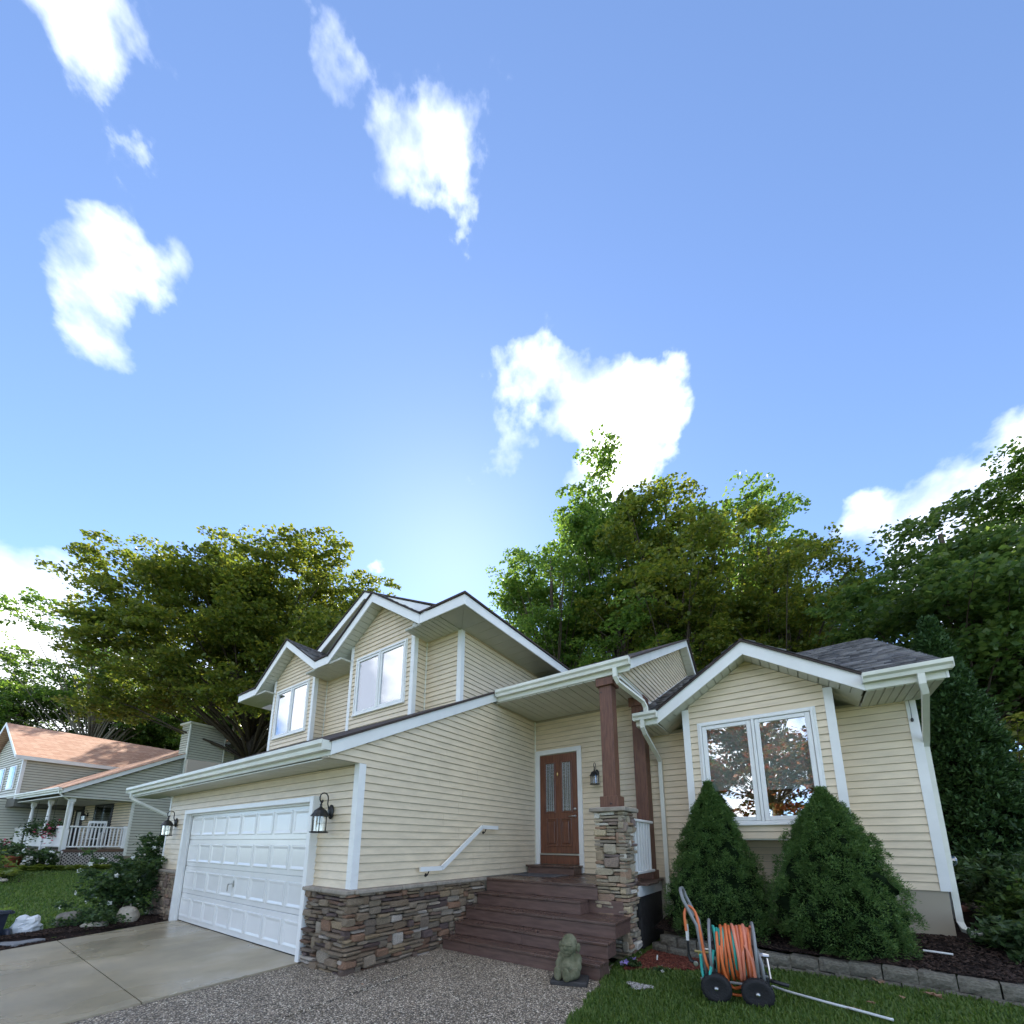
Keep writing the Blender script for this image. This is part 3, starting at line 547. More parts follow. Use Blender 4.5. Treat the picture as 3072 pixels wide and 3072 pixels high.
siding(dw, (0, D, 0), (1, 0, 0), (0, -1, 0), [[(5.06, ZS), (5.875, ZS), (5.875, 3.46), (5.06, 3.46)]])
corner(5.95, D, ZS-0.004, 3.46, -1, 1); G().box(0.001, 0.03, D-0.03, D-0.001, ZS, 4.13).done('corner_post', 'vinyl', house)
G().box(2.7, 5.94, D+0.005, D+0.4, -0.2, ZS+0.002).box(2.3, 2.7, D+0.005, D+0.3, -0.2, ZS).done('foundation', 'foundation', house)
G().box(5.80, 5.945, D+0.4, 9, -0.2, ZS).done('foundation', 'foundation', house)
rw = G().box(5.82, 5.945, D+0.12, 12.4, ZS, 3.5).done('wall', 'core', house)
siding(rw, (5.945, 0, 0), (0, 1, 0), (1, 0, 0), [[(D+0.08, ZS), (10.0, ZS), (10.0, 3.46), (D+0.08, 3.46)]], join='siding_strip')
# front door
fd = part('front_door')
x0, x1, z0, z1 = CL+0.10, CRr-0.10, 1.34, CT-0.115
for a, b, c_, d_ in ((CL, CL+0.095, DB-0.02, CT), (CRr-0.095, CRr, ZS, CT)): G().bev(a, b, D-0.035, D+0.0, c_, d_, 0.005).done('casing', 'trim', fd)
G().bev(CL, CRr, D-0.037, D-0.001, CT-0.098, CT+0.001, 0.005).done('casing', 'trim', fd)
G().bev(x0, x1, D-0.018, D+0.02, z0, z1, 0.003).done('door_leaf', 'door_wood', fd)
G().bev(x0-0.005, x1+0.005, D-0.04, D-0.001, DB, 1.30, 0.004).done('kick_board', 'door_wood', fd)
G().bev(x0-0.005, x1+0.005, D-0.06, D-0.001, 1.302, 1.332, 0.004).done('threshold', 'steel', fd)
cxm = (x0+x1)/2
for sgn in (-1, 1):
    a, b = (cxm-0.285, cxm-0.095) if sgn < 0 else (cxm+0.095, cxm+0.285); p, q = 2.17, 3.165
    mo = G()
    for u0, u1, v0, v1 in ((a-0.03, a, p-0.03, q+0.03), (b, b+0.03, p-0.03, q+0.03), (a, b, p-0.03, p), (a, b, q, q+0.03)): mo.bev(u0, u1, D-0.032, D-0.016, v0, v1, 0.005)
    pn = mo.done('glass_moulding', 'door_wood', fd)
    G().box(a, b, D-0.024, D-0.019, p, q).done('glass_pane', 'glass_far', pn); G().box(a, b, D-0.0185, D-0.0175, p, q).done('backing', 'slate', pn)
    cm = G()
    for fx in (0.10, 0.42, 0.62, 0.90): cm.box(a+(b-a)*fx-0.004, a+(b-a)*fx+0.004, D-0.029, D-0.022, p+0.01, q-0.01)
    for zz in (p+0.05, p+0.12, q-0.05, q-0.13, q-0.19, q-0.25):
        cm.box(a+0.005, a+(b-a)*0.42, D-0.028, D-0.022, zz-0.003, zz+0.003); cm.box(a+(b-a)*0.62, b-0.005, D-0.028, D-0.022, zz-0.003, zz+0.003)
    cm.done('came', 'came', pn)
    a2, b2, p2, q2 = (cxm-0.29, cxm-0.03, 1.47, 2.03) if sgn < 0 else (cxm+0.03, cxm+0.29, 1.47, 2.03)
    g = G()
    for u0, u1, v0, v1 in ((a2, a2+0.028, p2, q2), (b2-0.028, b2, p2, q2), (a2+0.028, b2-0.028, p2, p2+0.028), (a2+0.028, b2-0.028, q2-0.028, q2)): g.bev(u0, u1, D-0.034, D-0.016, v0, v1, 0.005)
    g.bev(a2+0.055, b2-0.055, D-0.036, D-0.016, p2+0.055, q2-0.055, 0.016).done('raised_panel', 'door_wood', fd)
hx = x1-0.065
G().lathe([(0.028, 0.0), (0.028, -0.012), (0.016, -0.018), (0.014, -0.05)], (hx, D-0.017, 2.06), 12, 'y').tube([(hx, D-0.062, 2.06), (hx-0.05, D-0.066, 2.063), (hx-0.12, D-0.062, 2.058)], 0.010, 8).done('lever_handle', 'steel', fd, True)
G().lathe([(0.030, 0.0), (0.030, -0.014), (0.018, -0.026), (0.001, -0.028)], (hx, D-0.017, 2.20), 12, 'y').done('deadbolt', 'steel', fd, True)
G().ball((cxm-0.01, D-0.03, 2.93), 0.022, 8, 6, (0.9, 0.6, 2.0)).done('knocker', 'brass', fd, True)
# windows
def window(parent, x0, x1, z0, z1, y, glass, fw=0.035, sash=0.055, blind=None, name='window'):
    w = part(name, parent); xm = (x0+x1)/2
    fr = G()
    for a, b, c_, d_ in ((x0, x0+fw, z0, z1), (x1-fw, x1, z0, z1), (x0+fw, x1-fw, z0, z0+fw), (x0+fw, x1-fw, z1-fw, z1), (xm-fw*0.55, xm+fw*0.55, z0+fw, z1-fw)): fr.bev(a, b, y-0.045, y+0.03, c_, d_, 0.005)
    fr.box(x0-0.03, x1+0.03, y-0.022, y-0.001, z1, z1+0.028); fr.box(x0-0.03, x0, y-0.022, y-0.001, z0, z1); fr.box(x1, x1+0.03, y-0.022, y-0.001, z0, z1)
    fr.done('frame', 'trim', w)
    G().bev(x0-0.02, x1+0.02, y-0.06, y-0.001, z0-0.028, z0, 0.005).done('sill', 'trim', w)
    for a, b in ((x0+fw, xm-fw*0.55), (xm+fw*0.55, x1-fw)):
        s_ = G(); a += 0.004; b -= 0.004; p, q = z0+fw+0.004, z1-fw-0.004
        for u0, u1, v0, v1 in ((a, a+sash, p, q), (b-sash, b, p, q), (a+sash, b-sash, p, p+sash), (a+sash, b-sash, q-sash, q)): s_.bev(u0, u1, y-0.03, y+0.02, v0, v1, 0.006)
        s_.done('sash', 'trim', w); G().box(a+sash-0.01, b-sash+0.01, y-0.008, y-0.002, p+sash-0.01, q-sash+0.01).done('pane', glass, w)
    # shallow dark room behind
    G().add([(x0, y+0.03, z0), (x1, y+0.03, z0), (x1, y+0.03, z1), (x0, y+0.03, z1), (x0, y+0.42, z0), (x1, y+0.42, z0), (x1, y+0.42, z1), (x0, y+0.42, z1)], [(4, 5, 6, 7), (0, 1, 5, 4), (1, 2, 6, 5), (2, 3, 7, 6), (3, 0, 4, 7)]).done('interior', 'dark_room', w)
    for b_ in (blind or []): b_(w)
    return w
# ------------- bay
BY, BX0, BX1, BZ = 3.76, 3.168, 5.07, 1.612
BA, BF, BS = 4.107, 3.45, 0.66; BEZ = 3.44; BH = (BX1-BX0)/2
BPK = 4.29
bay = part('bay')
bz = lambda x: BPK-BS*abs(x-BA)
bw = G().box(BX0, BX1, BY+0.42, D, BZ, 3.6).box(BX0, BX1, BY, BY+0.42, BZ, 1.80).prism([(BX0, BY+0.001, 3.40), (BX1, BY+0.001, 3.40), (BX1, BY+0.001, bz(BX1)), (BA, BY+0.001, BPK), (BX0, BY+0.001, bz(BX0))], (0, 0.3, 0)).box(BX0, 3.36, BY, BY+0.42, 1.80, 3.40).box(4.88, BX1, BY, BY+0.42, 1.80, 3.40).done('wall', 'core', bay)
WX0, WX1, WZ0, WZ1 = 3.388, 4.852, 1.825, 3.39
cbw = 0.078
siding(bw, (0, BY, 0), (1, 0, 0), (0, -1, 0), [[(BX0+cbw, BZ), (BX1-cbw, BZ), (BX1-cbw, WZ0-0.03), (BX0+cbw, WZ0-0.03)]], z0=BZ)
siding(bw, (0, BY, 0), (1, 0, 0), (0, -1, 0), [[(BX0+cbw, WZ1+0.03), (BX1-cbw, WZ1+0.03), (BX1-cbw, bz(BX1-cbw)), (BA, BPK), (BX0+cbw, bz(BX0+cbw))]])
siding(bw, (0, BY, 0), (1, 0, 0), (0, -1, 0), [[(BX0+cbw, WZ0-0.03), (WX0-0.03, WZ0-0.03), (WX0-0.03, WZ1+0.03), (BX0+cbw, WZ1+0.03)], [(WX1+0.03, WZ0-0.03), (BX1-cbw, WZ0-0.03), (BX1-cbw, WZ1+0.03), (WX1+0.03, WZ1+0.03)]], join='siding_strip')
for xx, sx in ((BX0, 1), (BX1, -1)): corner(xx, BY, BZ-0.004, bz(xx)+0.0, sx, 1).parent = bay
siding(bw, (BX1, 0, 0), (0, 1, 0), (1, 0, 0), [[(BY+cbw, BZ), (D-0.002, BZ), (D-0.002, 3.46), (BY+cbw, 3.46)]], join='siding_strip')
siding(bw, (BX0, 0, 0), (0, 1, 0), (-1, 0, 0), [[(BY+cbw, BZ), (D-0.002, BZ), (D-0.002, 3.46), (BY+cbw, 3.46)]], join='siding_strip')
G().box(BX0+0.01, BX1-0.01, BY-0.004, D, BZ-0.02, BZ-0.002).done('bay_floor', 'soffit', bay)
xm = (WX0+WX1)/2
def bl(xa, xb, zb_):
    def f(w):
        g = G(); nz = int((WZ1-0.08-zb_)/0.022)
        for i in range(nz):
            z = zb_+i*0.022; g.add([(xa, BY+0.05, z), (xb, BY+0.05, z), (xb, BY+0.062, z+0.011), (xa, BY+0.062, z+0.011), (xb, BY+0.05, z+0.022), (xa, BY+0.05, z+0.022)], [(0, 1, 2, 3), (3, 2, 4, 5)])
        g.box(xa, xb, BY+0.044, BY+0.07, zb_-0.03, zb_).done('blind', 'blind', w)
    return f
window(bay, WX0, WX1, WZ0, WZ1, BY, 'glass_bay', sash=0.06, blind=[bl(WX0+0.05, xm-0.03, 2.36), bl(xm+0.03, WX1-0.05, 2.33)])
def gable_roof(parent, xa, zpk, s, half, y0, y1, ywall, fh=0.20):
    """front facing gable: zpk = underside of fascia at the peak"""
    g = part('gable_roof', parent)
    for sg in (-1, 1):
        xe = xa+sg*half; ze = zpk-s*half
        q = [(xa, y0+0.0, zpk), (xe, y0, ze), (xe, y0, ze+fh), (xa, y0, zpk+fh)]
        G().prism(q, (0, 0.024, 0)).done('fascia', 'trim', g)
        G().prism([(xa, y0+0.025, zpk+0.03), (xe, y0+0.025, ze+0.03), (xe, y0+0.025, ze+fh-0.005), (xa, y0+0.025, zpk+fh-0.005)], (0, y1-y0, 0)).done('roof_deck', 'soffit', g)
        xo = xe+sg*0.03; zo = ze-s*0.03
        G().prism([(xa, y0-0.03, zpk+fh), (xo, y0-0.03, zo+fh), (xo, y0-0.03, zo+fh+0.036), (xa, y0-0.03, zpk+fh+0.042)], (0, y1-y0, 0)).done('shingle_layer', 'shingle_edge', g)
        a = math.atan(s); A = Vector((sg*math.cos(a), 0, -math.sin(a)))
        panels(g, 'soffit_panel', (xa, y0+0.025, zpk+0.028), A, (0, 1, 0), half/math.cos(a), max(0.05, ywall-y0-0.03), 0.26, nrm=Vector((-sg*math.sin(a), 0, -math.cos(a))))
        L_ = (half+0.03)/math.cos(a); rows = int(L_/0.14)
        Bv = Vector((-sg*math.cos(a), 0, math.sin(a))); O_ = Vector((xo, y0-0.03, zo+fh+0.037))
        shingle_plane(g, O_, (0, 1, 0), Bv, lambda s_: (0, y1-y0-0.02), rows, seed=int(abs(xa*100)+sg))
    return g
gable_roof(bay, BA, BPK, BS, 1.285, BF, 5.3, BY)
# wing main roof
zw = lambda y: 3.64+0.503*(y-BF)
WY = 8.05; WE = 6.15
wr_ = part('roof')
def quad_slab(parent, name, pts, th, mt): return G().prism(pts, (0, 0, -th)).done(name, mt, parent)
for x0, x1, y0 in ((2.47, 2.86, BF+0.02), (2.86, 5.36, 4.0), (5.36, WE-0.03, BF+0.02)):
    quad_slab(wr_, 'roof_deck', [(x0, y0, zw(y0)-0.035), (x1, y0, zw(y0)-0.035), (x1, WY, zw(WY)-0.035), (x0, WY, zw(WY)-0.035)], 0.13, 'soffit')
quad_slab(wr_, 'shingle_layer', [(5.39, BF-0.03, zw(BF-0.03)), (WE, BF-0.03, zw(BF-0.03)), (WE, WY, zw(WY)), (5.39, WY, zw(WY))], 0.034, 'shingle_edge')
quad_slab(wr_, 'shingle_layer', [(2.47, BF-0.03, zw(BF-0.03)), (2.83, BF-0.03, zw(BF-0.03)), (2.83, WY, zw(WY)), (2.47, WY, zw(WY))], 0.034, 'shingle_edge')
quad_slab(wr_, 'shingle_layer', [(2.83, 4.2, zw(4.2)), (5.39, 4.2, zw(4.2)), (5.39, WY, zw(WY)), (2.83, WY, zw(WY))], 0.034, 'shingle_edge')
quad_slab(wr_, 'shingle_layer', [(2.7, WY, zw(WY)), (WE, WY, zw(WY)), (WE, 12.6, zw(WY)-2.29), (2.7, 12.6, zw(WY)-2.29)], 0.16, 'shingle_edge')
aw = math.atan(0.503); Bw = Vector((0, math.cos(aw), math.sin(aw))); nrow = int((WY-BF)/math.cos(aw)/0.14)
def ext(s_):
    y = BF-0.03+s_*math.cos(aw); z = zw(y); half = (BPK+0.20-z)/BS
    return (BA+half-0.02 if half > -0.05 else 2.5, WE)
shingle_plane(wr_, (0, BF-0.03, zw(BF-0.03)), (1, 0, 0), Bw, ext, nrow, seed=5)
shingle_plane(wr_, (0, BF-0.03, zw(BF-0.03)), (1, 0, 0), Bw, lambda s_: (2.475, max(2.60, BA-max(0, (BPK+0.20-zw(BF-0.03+s_*math.cos(aw)))/BS)+0.02)), int(1.7/0.14/math.cos(aw)), seed=6)
G().prism([(WE-0.03, BF, zw(BF)-0.036), (WE-0.03, WY, zw(WY)-0.036), (WE-0.03, WY, zw(WY)-0.2), (WE-0.03, BF, zw(BF)-0.2)], (0.022, 0, 0)).done('fascia', 'trim', wr_)
G().prism([(5.82, D, 3.45), (5.82, 12, 3.45), (5.82, WY, zw(WY)-0.17)], (0.12, 0, 0)).done('wall', 'core', house)
G().box(2.42, WE-0.2, WY+4.2, WY+4.35, 0, 3.5).done('wall', 'core', house)
G().bev(5.392, WE-0.03, BF, BF+0.024, BEZ, zw(BF)-0.036).done('fascia', 'vinyl', wr_); gutter(5.375, WE+0.02, BF-0.002, zw(BF)+0.0, wr_, h=0.115)
G().bev(2.48, 2.822, BF, BF+0.024, BEZ, zw(BF)-0.036).done('fascia', 'vinyl', wr_); gutter(2.46, 2.84, BF-0.002, zw(BF)+0.0, wr_, h=0.115)
panels(wr_, 'soffit_panel', (2.48, BF+0.025, BEZ+0.012), (1, 0, 0), (0, 1, 0), 0.345, D-BF-0.03, 0.17)
for xw, xe in ((BX0, 2.826), (BX1, 5.392)):
    zA, zB = BPK-BS*abs(xw-BA)+0.028, BPK-BS*abs(xe-BA)+0.028
    for k in range(2):
        ya, yb = BF+0.29+k*0.26, BF+0.545+k*0.26
        G().prism([(xw, ya, zA), (xe, ya, zB), (xe, yb, zB), (xw, yb, zA)], (0, 0, -0.018)).done('soffit_panel', 'soffit', wr_)
panels(wr_, 'soffit_panel', (5.41, BF+0.025, BEZ+0.012), (1, 0, 0), (0, 1, 0), 0.70, D-BF-0.03, 0.18)
# downspouts
def downspout(path, w=0.036, parent=house): return G().tube(path, w, 4, flat=(1.25, 0.95)).done('downspout', 'vinyl', parent)
downspout([(2.42, 2.74, 4.24), (2.42, 2.74, 4.10), (2.44, 2.80, 4.02), (2.66, 3.30, 3.80), (2.68, 3.36, 3.72), (2.68, 3.36, 3.60)])
downspout([(2.60, 3.40, 3.53), (2.60, 3.40, 3.40), (2.61, 3.48, 3.31), (2.625, 4.10, 3.03), (2.63, 4.19, 2.95), (2.63, 4.195, 2.4), (2.63, 4.195, 1.3), (2.63, 4.195, 0.55), (2.64, 4.12, 0.47), (2.66, 3.98, 0.45)])
downspout([(5.90, 3.40, 3.54), (5.90, 3.40, 3.40), (5.92, 3.46, 3.30), (6.0, 4.22, 2.88), (6.005, 4.32, 2.80), (6.005, 4.33, 2.2), (6.005, 4.33, 1.2), (6.005, 4.33, 0.62), (6.02, 4.28, 0.54), (6.18, 4.10, 0.50)])
downspout([(-7.84, -0.50, 2.63), (-7.84, -0.50, 2.52), (-7.80, -0.46, 2.46), (-7.02, -0.03, 2.12), (-6.95, 0.06, 2.06), (-6.945, 0.1, 1.0)])
# ------------- stone wainscot
sw_ = part('stone_wainscot')
G().box(-0.82, 0.03, -0.03, 0.0, 0.0, ZS-0.03).done('mortar_bed', 'mortar', sw_); G().box(0.0, 0.03, 0.0, 2.5, 0.0, ZS-0.03).done('mortar_bed', 'mortar', sw_); G().box(-6.9, -5.585, -0.03, 0.0, 0.0, ZS-0.03).done('mortar_bed', 'mortar', sw_)
stones(sw_, (-0.82, -0.03, 0.005), (1, 0, 0), (0, -1, 0), 0.885, 0.925, 11)
stones(sw_, (0.03, -0.09, 0.005), (0, 1, 0), (1, 0, 0), 2.55, 0.925, 23, unit=0.047)
stones(sw_, (-6.92, -0.03, 0.005), (1, 0, 0), (0, -1, 0), 1.335, 0.925, 31, unit=0.06, join='stone_facing')
def capstone(x0, x1, y0, y1, z0, z1, seed):
    rr = random.Random(seed); lx = x1-x0; ly = y1-y0; along = 'x' if lx > ly else 'y'; L_ = max(lx, ly); n = max(1, round(L_/0.62)); cuts = [0]+[L_*(i+rr.uniform(-.12, .12))/n for i in range(1, n)]+[L_]
    for a, b in zip(cuts, cuts[1:]):
        g = G(); g.bev(x0+a+0.002, x0+b-0.002, y0, y1, z0, z1, 0.014) if along == 'x' else g.bev(x0, x1, y0+a+0.002, y0+b-0.002, z0, z1, 0.014)
        g.v = [(p[0]+0.006*noise3(p, 14, seed), p[1]+0.006*noise3(p, 14, seed+3), p[2]+0.004*noise3(p, 9, seed+5)) for p in g.v]; g.done('capstone', 'cap', sw_)
capstone(-0.88, 0.10, -0.13, -0.002, 0.918, 0.975, 1); capstone(0.003, 0.13, -0.001, 2.50, 0.918, 0.975, 2); capstone(-6.97, -5.60, -0.13, -0.002, 0.918, 0.975, 3)
# ------------- upper storey
UF, UD, UW, UZ = 1.757, 2.056, 2.393, 5.67
UL, UR, UWL, UWR = -9.0, 0.11, -8.15, -0.528
up = part('upper_storey')
uw = G().box(UWL, UWR, UW, UW+0.14, 3.6, UZ+0.1).done('wall', 'core', up)
dorm = [(-6.32, -7.343, -5.22, -7.136, -5.474), (-2.617, -3.651, -1.496, -3.413, -1.722)]
zu = lambda y: zr(y)+0.02
for a, b in ((UWL+0.06, -7.343), (-5.22, -3.651), (-1.496, UWR-0.078)): siding(uw, (0, UW, 0), (1, 0, 0), (0, -1, 0), [[(a, zu(UW)-0.05), (b, zu(UW)-0.05), (b, UZ), (a, UZ)]])
us = G().prism([(UWR-0.002, UW, 4.0), (UWR-0.002, UW, UZ+0.05), (UWR-0.002, 6.2, UZ+0.05), (UWR-0.002, 6.2, zr(6.2)-0.1)], (-0.12, 0, 0)).done('wall', 'core', up)
siding(us, (UWR, 0, 0), (0, 1, 0), (1, 0, 0), [[(UW+0.078, zr(UW+.078)-0.02), (5.38, UZ), (UW+0.078, UZ)]])
c1 = corner(UWR, UW, zr(UW)-0.05, UZ, -1, 1); c1.parent = up; c2 = corner(UWL, UW, zr(UW)-0.05, UZ, 1, 1, 0.05); c2.parent = up
DS = 0.664; GZ = 6.708
gzf = lambda x, xa: GZ-DS*abs(x-xa)
for xa, xl, xr, wl, wr2 in dorm:
    dm = part('dormer', up)
    zb0 = zr(UD)-0.04; w0, w1 = 4.312, 5.664
    G().box(xl, xr, UD+0.42, UW+0.2, zb0-0.3, UZ+0.3).box(xl, wl-0.02, UD, UD+0.42, zb0-0.3, w1).box(wr2+0.02, xr, UD, UD+0.42, zb0-0.3, w1).box(wl-0.02, wr2+0.02, UD, UD+0.42, zb0-0.3, w0-0.02).prism([(xl, UD+0.001, w1), (xr, UD+0.001, w1), (xr, UD+0.001, gzf(xr, xa)), (xa, UD+0.001, GZ), (xl, UD+0.001, gzf(xl, xa))], (0, 0.4, 0)).done('dormer_core', 'core', dm)
    siding(dm, (0, UD, 0), (1, 0, 0), (0, -1, 0), [[(xl+cbw, zb0), (xr-cbw, zb0), (xr-cbw, w0-0.03), (xl+cbw, w0-0.03)]])
    siding(dm, (0, UD, 0), (1, 0, 0), (0, -1, 0), [[(xl+cbw, w1+0.03), (xr-cbw, w1+0.03), (xr-cbw, gzf(xr-cbw, xa)), (xa, GZ), (xl+cbw, gzf(xl+cbw, xa))]])
    siding(dm, (0, UD, 0), (1, 0, 0), (0, -1, 0), [[(xl+cbw, w0-0.03), (wl-0.03, w0-0.03), (wl-0.03, w1+0.03), (xl+cbw, w1+0.03)], [(wr2+0.03, w0-0.03), (xr-cbw, w0-0.03), (xr-cbw, w1+0.03), (wr2+0.03, w1+0.03)]], join='siding_strip')
    siding(dm, (xr, 0, 0), (0, 1, 0), (1, 0, 0), [[(UD+cbw, zr(UD)-0.0), (UW-0.002, zr(UW)), (UW-0.002, gzf(xr, xa)), (UD+cbw, gzf(xr, xa))]], join='siding_strip')
    G().box(xr+0.001, xr+0.03, UW-0.03, UW-0.001, zr(UW)-0.02, gzf(xr, xa)-0.02).done('corner_post', 'vinyl', dm)
    for xx, sx in ((xl, 1), (xr, -1)): corner(xx, UD, zb0-0.02, gzf(xx, xa)+0.01, sx, 1).parent = dm
    window(dm, wl, wr2, w0, w1, UD, 'glass_up', sash=0.05, blind=[lambda w, a=wl, b=wr2: G().box(a+0.05, b-0.05, UD+0.10, UD+0.11, w0+0.05, w1-0.05).done('sky_tint_sheet', 'sky_tint_sheet', w)])
    gable_roof(dm, xa, GZ, DS, 1.564, UF, 4.0, UD)
uro = part('roof', up)
for a, b in ((UL, -7.886), (-4.754, -4.183), (-1.051, UR)):
    G().bev(a, b, UF, UF+0.024, UZ, UZ+0.20).done('fascia', 'trim', uro)
G().bev(UR-0.024, UR, UF+0.025, 6.2, UZ, UZ+0.20).done('fascia', 'trim', uro); G().bev(UL, UL+0.024, UF+0.025, 9, UZ, UZ+0.2).done('fascia', 'trim', uro)
for a, b in ((UL+0.03, -7.3), (-5.20, -3.66), (-1.49, UR-0.66)): panels(uro, 'soffit_panel', (a, UF+0.03, UZ+0.014), (1, 0, 0), (0, 1, 0), b-a, UW-UF-0.03, 0.26)
for i in range(14):
    y = UF+0.65+i*0.29; G().bev(UWR+0.0, UR-0.026, y+0.002, y+0.288, UZ+0.002, UZ+0.014, 0.004).done('soffit_panel', 'soffit', uro)
G().prism([(UR-0.03, UF+0.03, UZ+0.014), (UR-0.03, UF+0.645, UZ+0.014), (UWR, UF+0.645, UZ+0.014)], (0, 0, -0.012)).done('soffit_panel', 'soffit', uro)
G().prism([(UR-0.05, UF+0.025, UZ+0.012), (UWR, UF+0.62, UZ+0.012), (UWR, UF+0.03, UZ+0.012)], (0, 0, -0.012)).done('soffit_panel', 'soffit', uro)
for a, b in ((UL+0.03, -7.3), (-5.20, -3.66), (-1.49, UR-0.03)): G().box(a, b, UF+0.026, UW, UZ+0.016, UZ+0.03).done('soffit_backing', 'soffit', uro)
G().box(UWR, UR-0.03, UW, 6.2, UZ+0.016, UZ+0.03).done('soffit_backing', 'soffit', uro)
MX, RZ, GY = -4.445, 8.18, 2.72
e0, e1 = UL-0.03, UR+0.03; ez = UZ+0.20
for xe in (e0, e1):
    G().prism([(xe, GY, ez), (MX, GY, RZ), (MX, GY, RZ+0.036), (xe, GY, ez+0.036)], (0, 9, 0)).done('shingle_layer', 'shingle_edge', uro)
    sg = 1 if xe > MX else -1
    G().prism([(xe-sg*0.05, GY+0.05, ez-0.02), (MX, GY+0.05, RZ-0.03), (MX, GY+0.05, RZ), (xe-sg*0.05, GY+0.05, ez)], (0, 8.8, 0)).done('roof_deck', 'soffit', uro)
    G().prism([(xe-sg*0.9, GY+0.025, ez+0.22), (MX, GY+0.025, RZ-0.19), (MX, GY+0.025, RZ-0.002), (xe-sg*0.9, GY+0.025, ez+0.41)], (0, 0.024, 0)).done('fascia', 'trim', uro)
G().prism([(UWL, 3.25, 5.7), (UWR, 3.25, 5.7), (MX, 3.25, RZ-0.1)], (0, 0.12, 0)).done('wall', 'siding', up)
for a, b, ta, tb in ((e0, -7.90, e0+1.5, -7.90), (-4.74, -4.20, -4.74, -4.20), (-1.04, e1, -1.04, e1-1.5)):
    if tb-ta > 0.05: quad_slab(uro, 'shingle_layer', [(a, UF-0.03, ez+0.036), (b, UF-0.03, ez+0.036), (tb, 3.26, ez+0.80), (ta, 3.26, ez+0.80)], 0.036, 'shingle_edge')
    else: quad_slab(uro, 'shingle_layer', [(a, UF-0.03, ez+0.036), (b, UF-0.03, ez+0.036), (b-0.5, UF+0.6, ez+0.42)], 0.036, 'shingle_edge')
quad_slab(uro, 'shingle_layer', [(e1, UF-0.03, ez+0.037), (e1, GY, ez+0.037), (e1-0.98, GY, ez+0.53)], 0.036, 'shingle_edge')
G().box(-8.1, -0.6, 11.4, 11.5, 0, 6).done('wall', 'core', house); G().box(-6.9, -6.8, 0.14, 11.4, 0, 3.4).done('wall', 'core', house)
# ------------------------------------------------------------------ porch steps, deck, column
DK, ZD = 2.48, 0.96
st = root('porch_steps', 'reddish brown wooden porch deck with five steps beside the stone wainscot', 'steps', (1.3, 1.5, 0.0))
SO = Vector((1.3, 1.5, 0.0))
def loc_mesh(g, name, mt, parent, o, smooth=False): g.v = [(p[0]-o[0], p[1]-o[1], p[2]-o[2]) for p in g.v]; return g.done(name, mt, parent, smooth)
steps = [(1.478, 0.201, 2.55), (1.729, 0.379, 2.55), (1.976, 0.569, 2.55), (2.245, 0.751, 1.955)]
xl0 = 0.11
zprev = 0.012
for i, (y, z, xr) in enumerate(steps):
    y2 = (steps[i+1][0] if i < 3 else DK)+0.03
    if i == 2: y2 = DK+0.08
    th = 0.036
    yy = [y, (y+y2)/2-0.002, y2]
    for a, b in ((yy[0], yy[1]-0.002), (yy[1]+0.002, yy[2])):
        loc_mesh(G().bev(xl0, xr, a, b, z-th, z, 0.007), 'tread', 'deck', st, SO)
    xj = {0: (0.62,), 1: (1.32,)}.get(i, ())
    cuts = [xl0]+list(xj)+[xr-0.012]
    for a, b in zip(cuts, cuts[1:]): loc_mesh(G().bev(a+0.001, b-0.001, y+0.022, y+0.046, zprev, z-th-0.001, 0.003), 'riser', 'deck_face', st, SO)
    # side board
    loc_mesh(G().bev(xr-0.032, xr-0.010, y+0.047, (y2 if i < 2 else 2.55), zprev, z-th-0.001, 0.003), 'side_board', 'deck_face', st, SO)
    zprev = z+0.001
loc_mesh(G().bev(xl0, 2.10, DK+0.022, DK+0.046, 0.752, ZD-0.037, 0.003), 'riser', 'deck_face', st, SO)
loc_mesh(G().bev(1.90, 2.45, DK+0.075, DK+0.10, 0.57, 0.751, 0.003), 'riser', 'deck_face', st, SO)
nb_ = 12; wdt = (D-0.04-DK)/nb_
for k in range(nb_):
    a = DK+k*wdt; loc_mesh(G().bev(xl0 if a < 2.5 else 0.018, 2.08 if a < 3.2 else 2.56, a+0.002, a+wdt-0.002, ZD-0.036, ZD, 0.005), 'deck_board', 'deck', st, SO)
    if a < 3.2: loc_mesh(G().bev(2.05, 2.62, a+0.002+0.5, a+wdt-0.002+0.5, ZD-0.037, ZD-0.001, 0.005), 'deck_board', 'deck', st, SO) if a+0.5 > 3.12 else None
loc_mesh(G().bev(2.50, 2.525, 3.0, D-0.05, 0.77, ZD-0.038, 0.003), 'skirt_board', 'trim', st, SO)
loc_mesh(G().box(2.44, 2.50, 3.15, D-0.02, 0.05, 0.77), 'gap_shade_slab', 'slate', st, SO)  # dark slab added for the shade of the gap under the deck
loc_mesh(G().bev(0.06, 1.06, 3.86, D-0.062, ZD, 1.085, 0.004), 'step_box', 'deck_face', st, SO); loc_mesh(G().bev(0.03, 1.08, 3.82, D-0.045, 1.087, 1.122, 0.006), 'tread', 'deck', st, SO)
mt_ = tag(G().bev(-0.46, 0.42, -0.27, 0.27, 0, 0.012, 0.004).done('doormat', 'mat_grey'), 'thin grey doormat on the porch deck before the front door', 'doormat'); mt_.location = (0.60, 3.50, ZD+0.001); mt_.rotation_euler = (0, 0, 0.03)
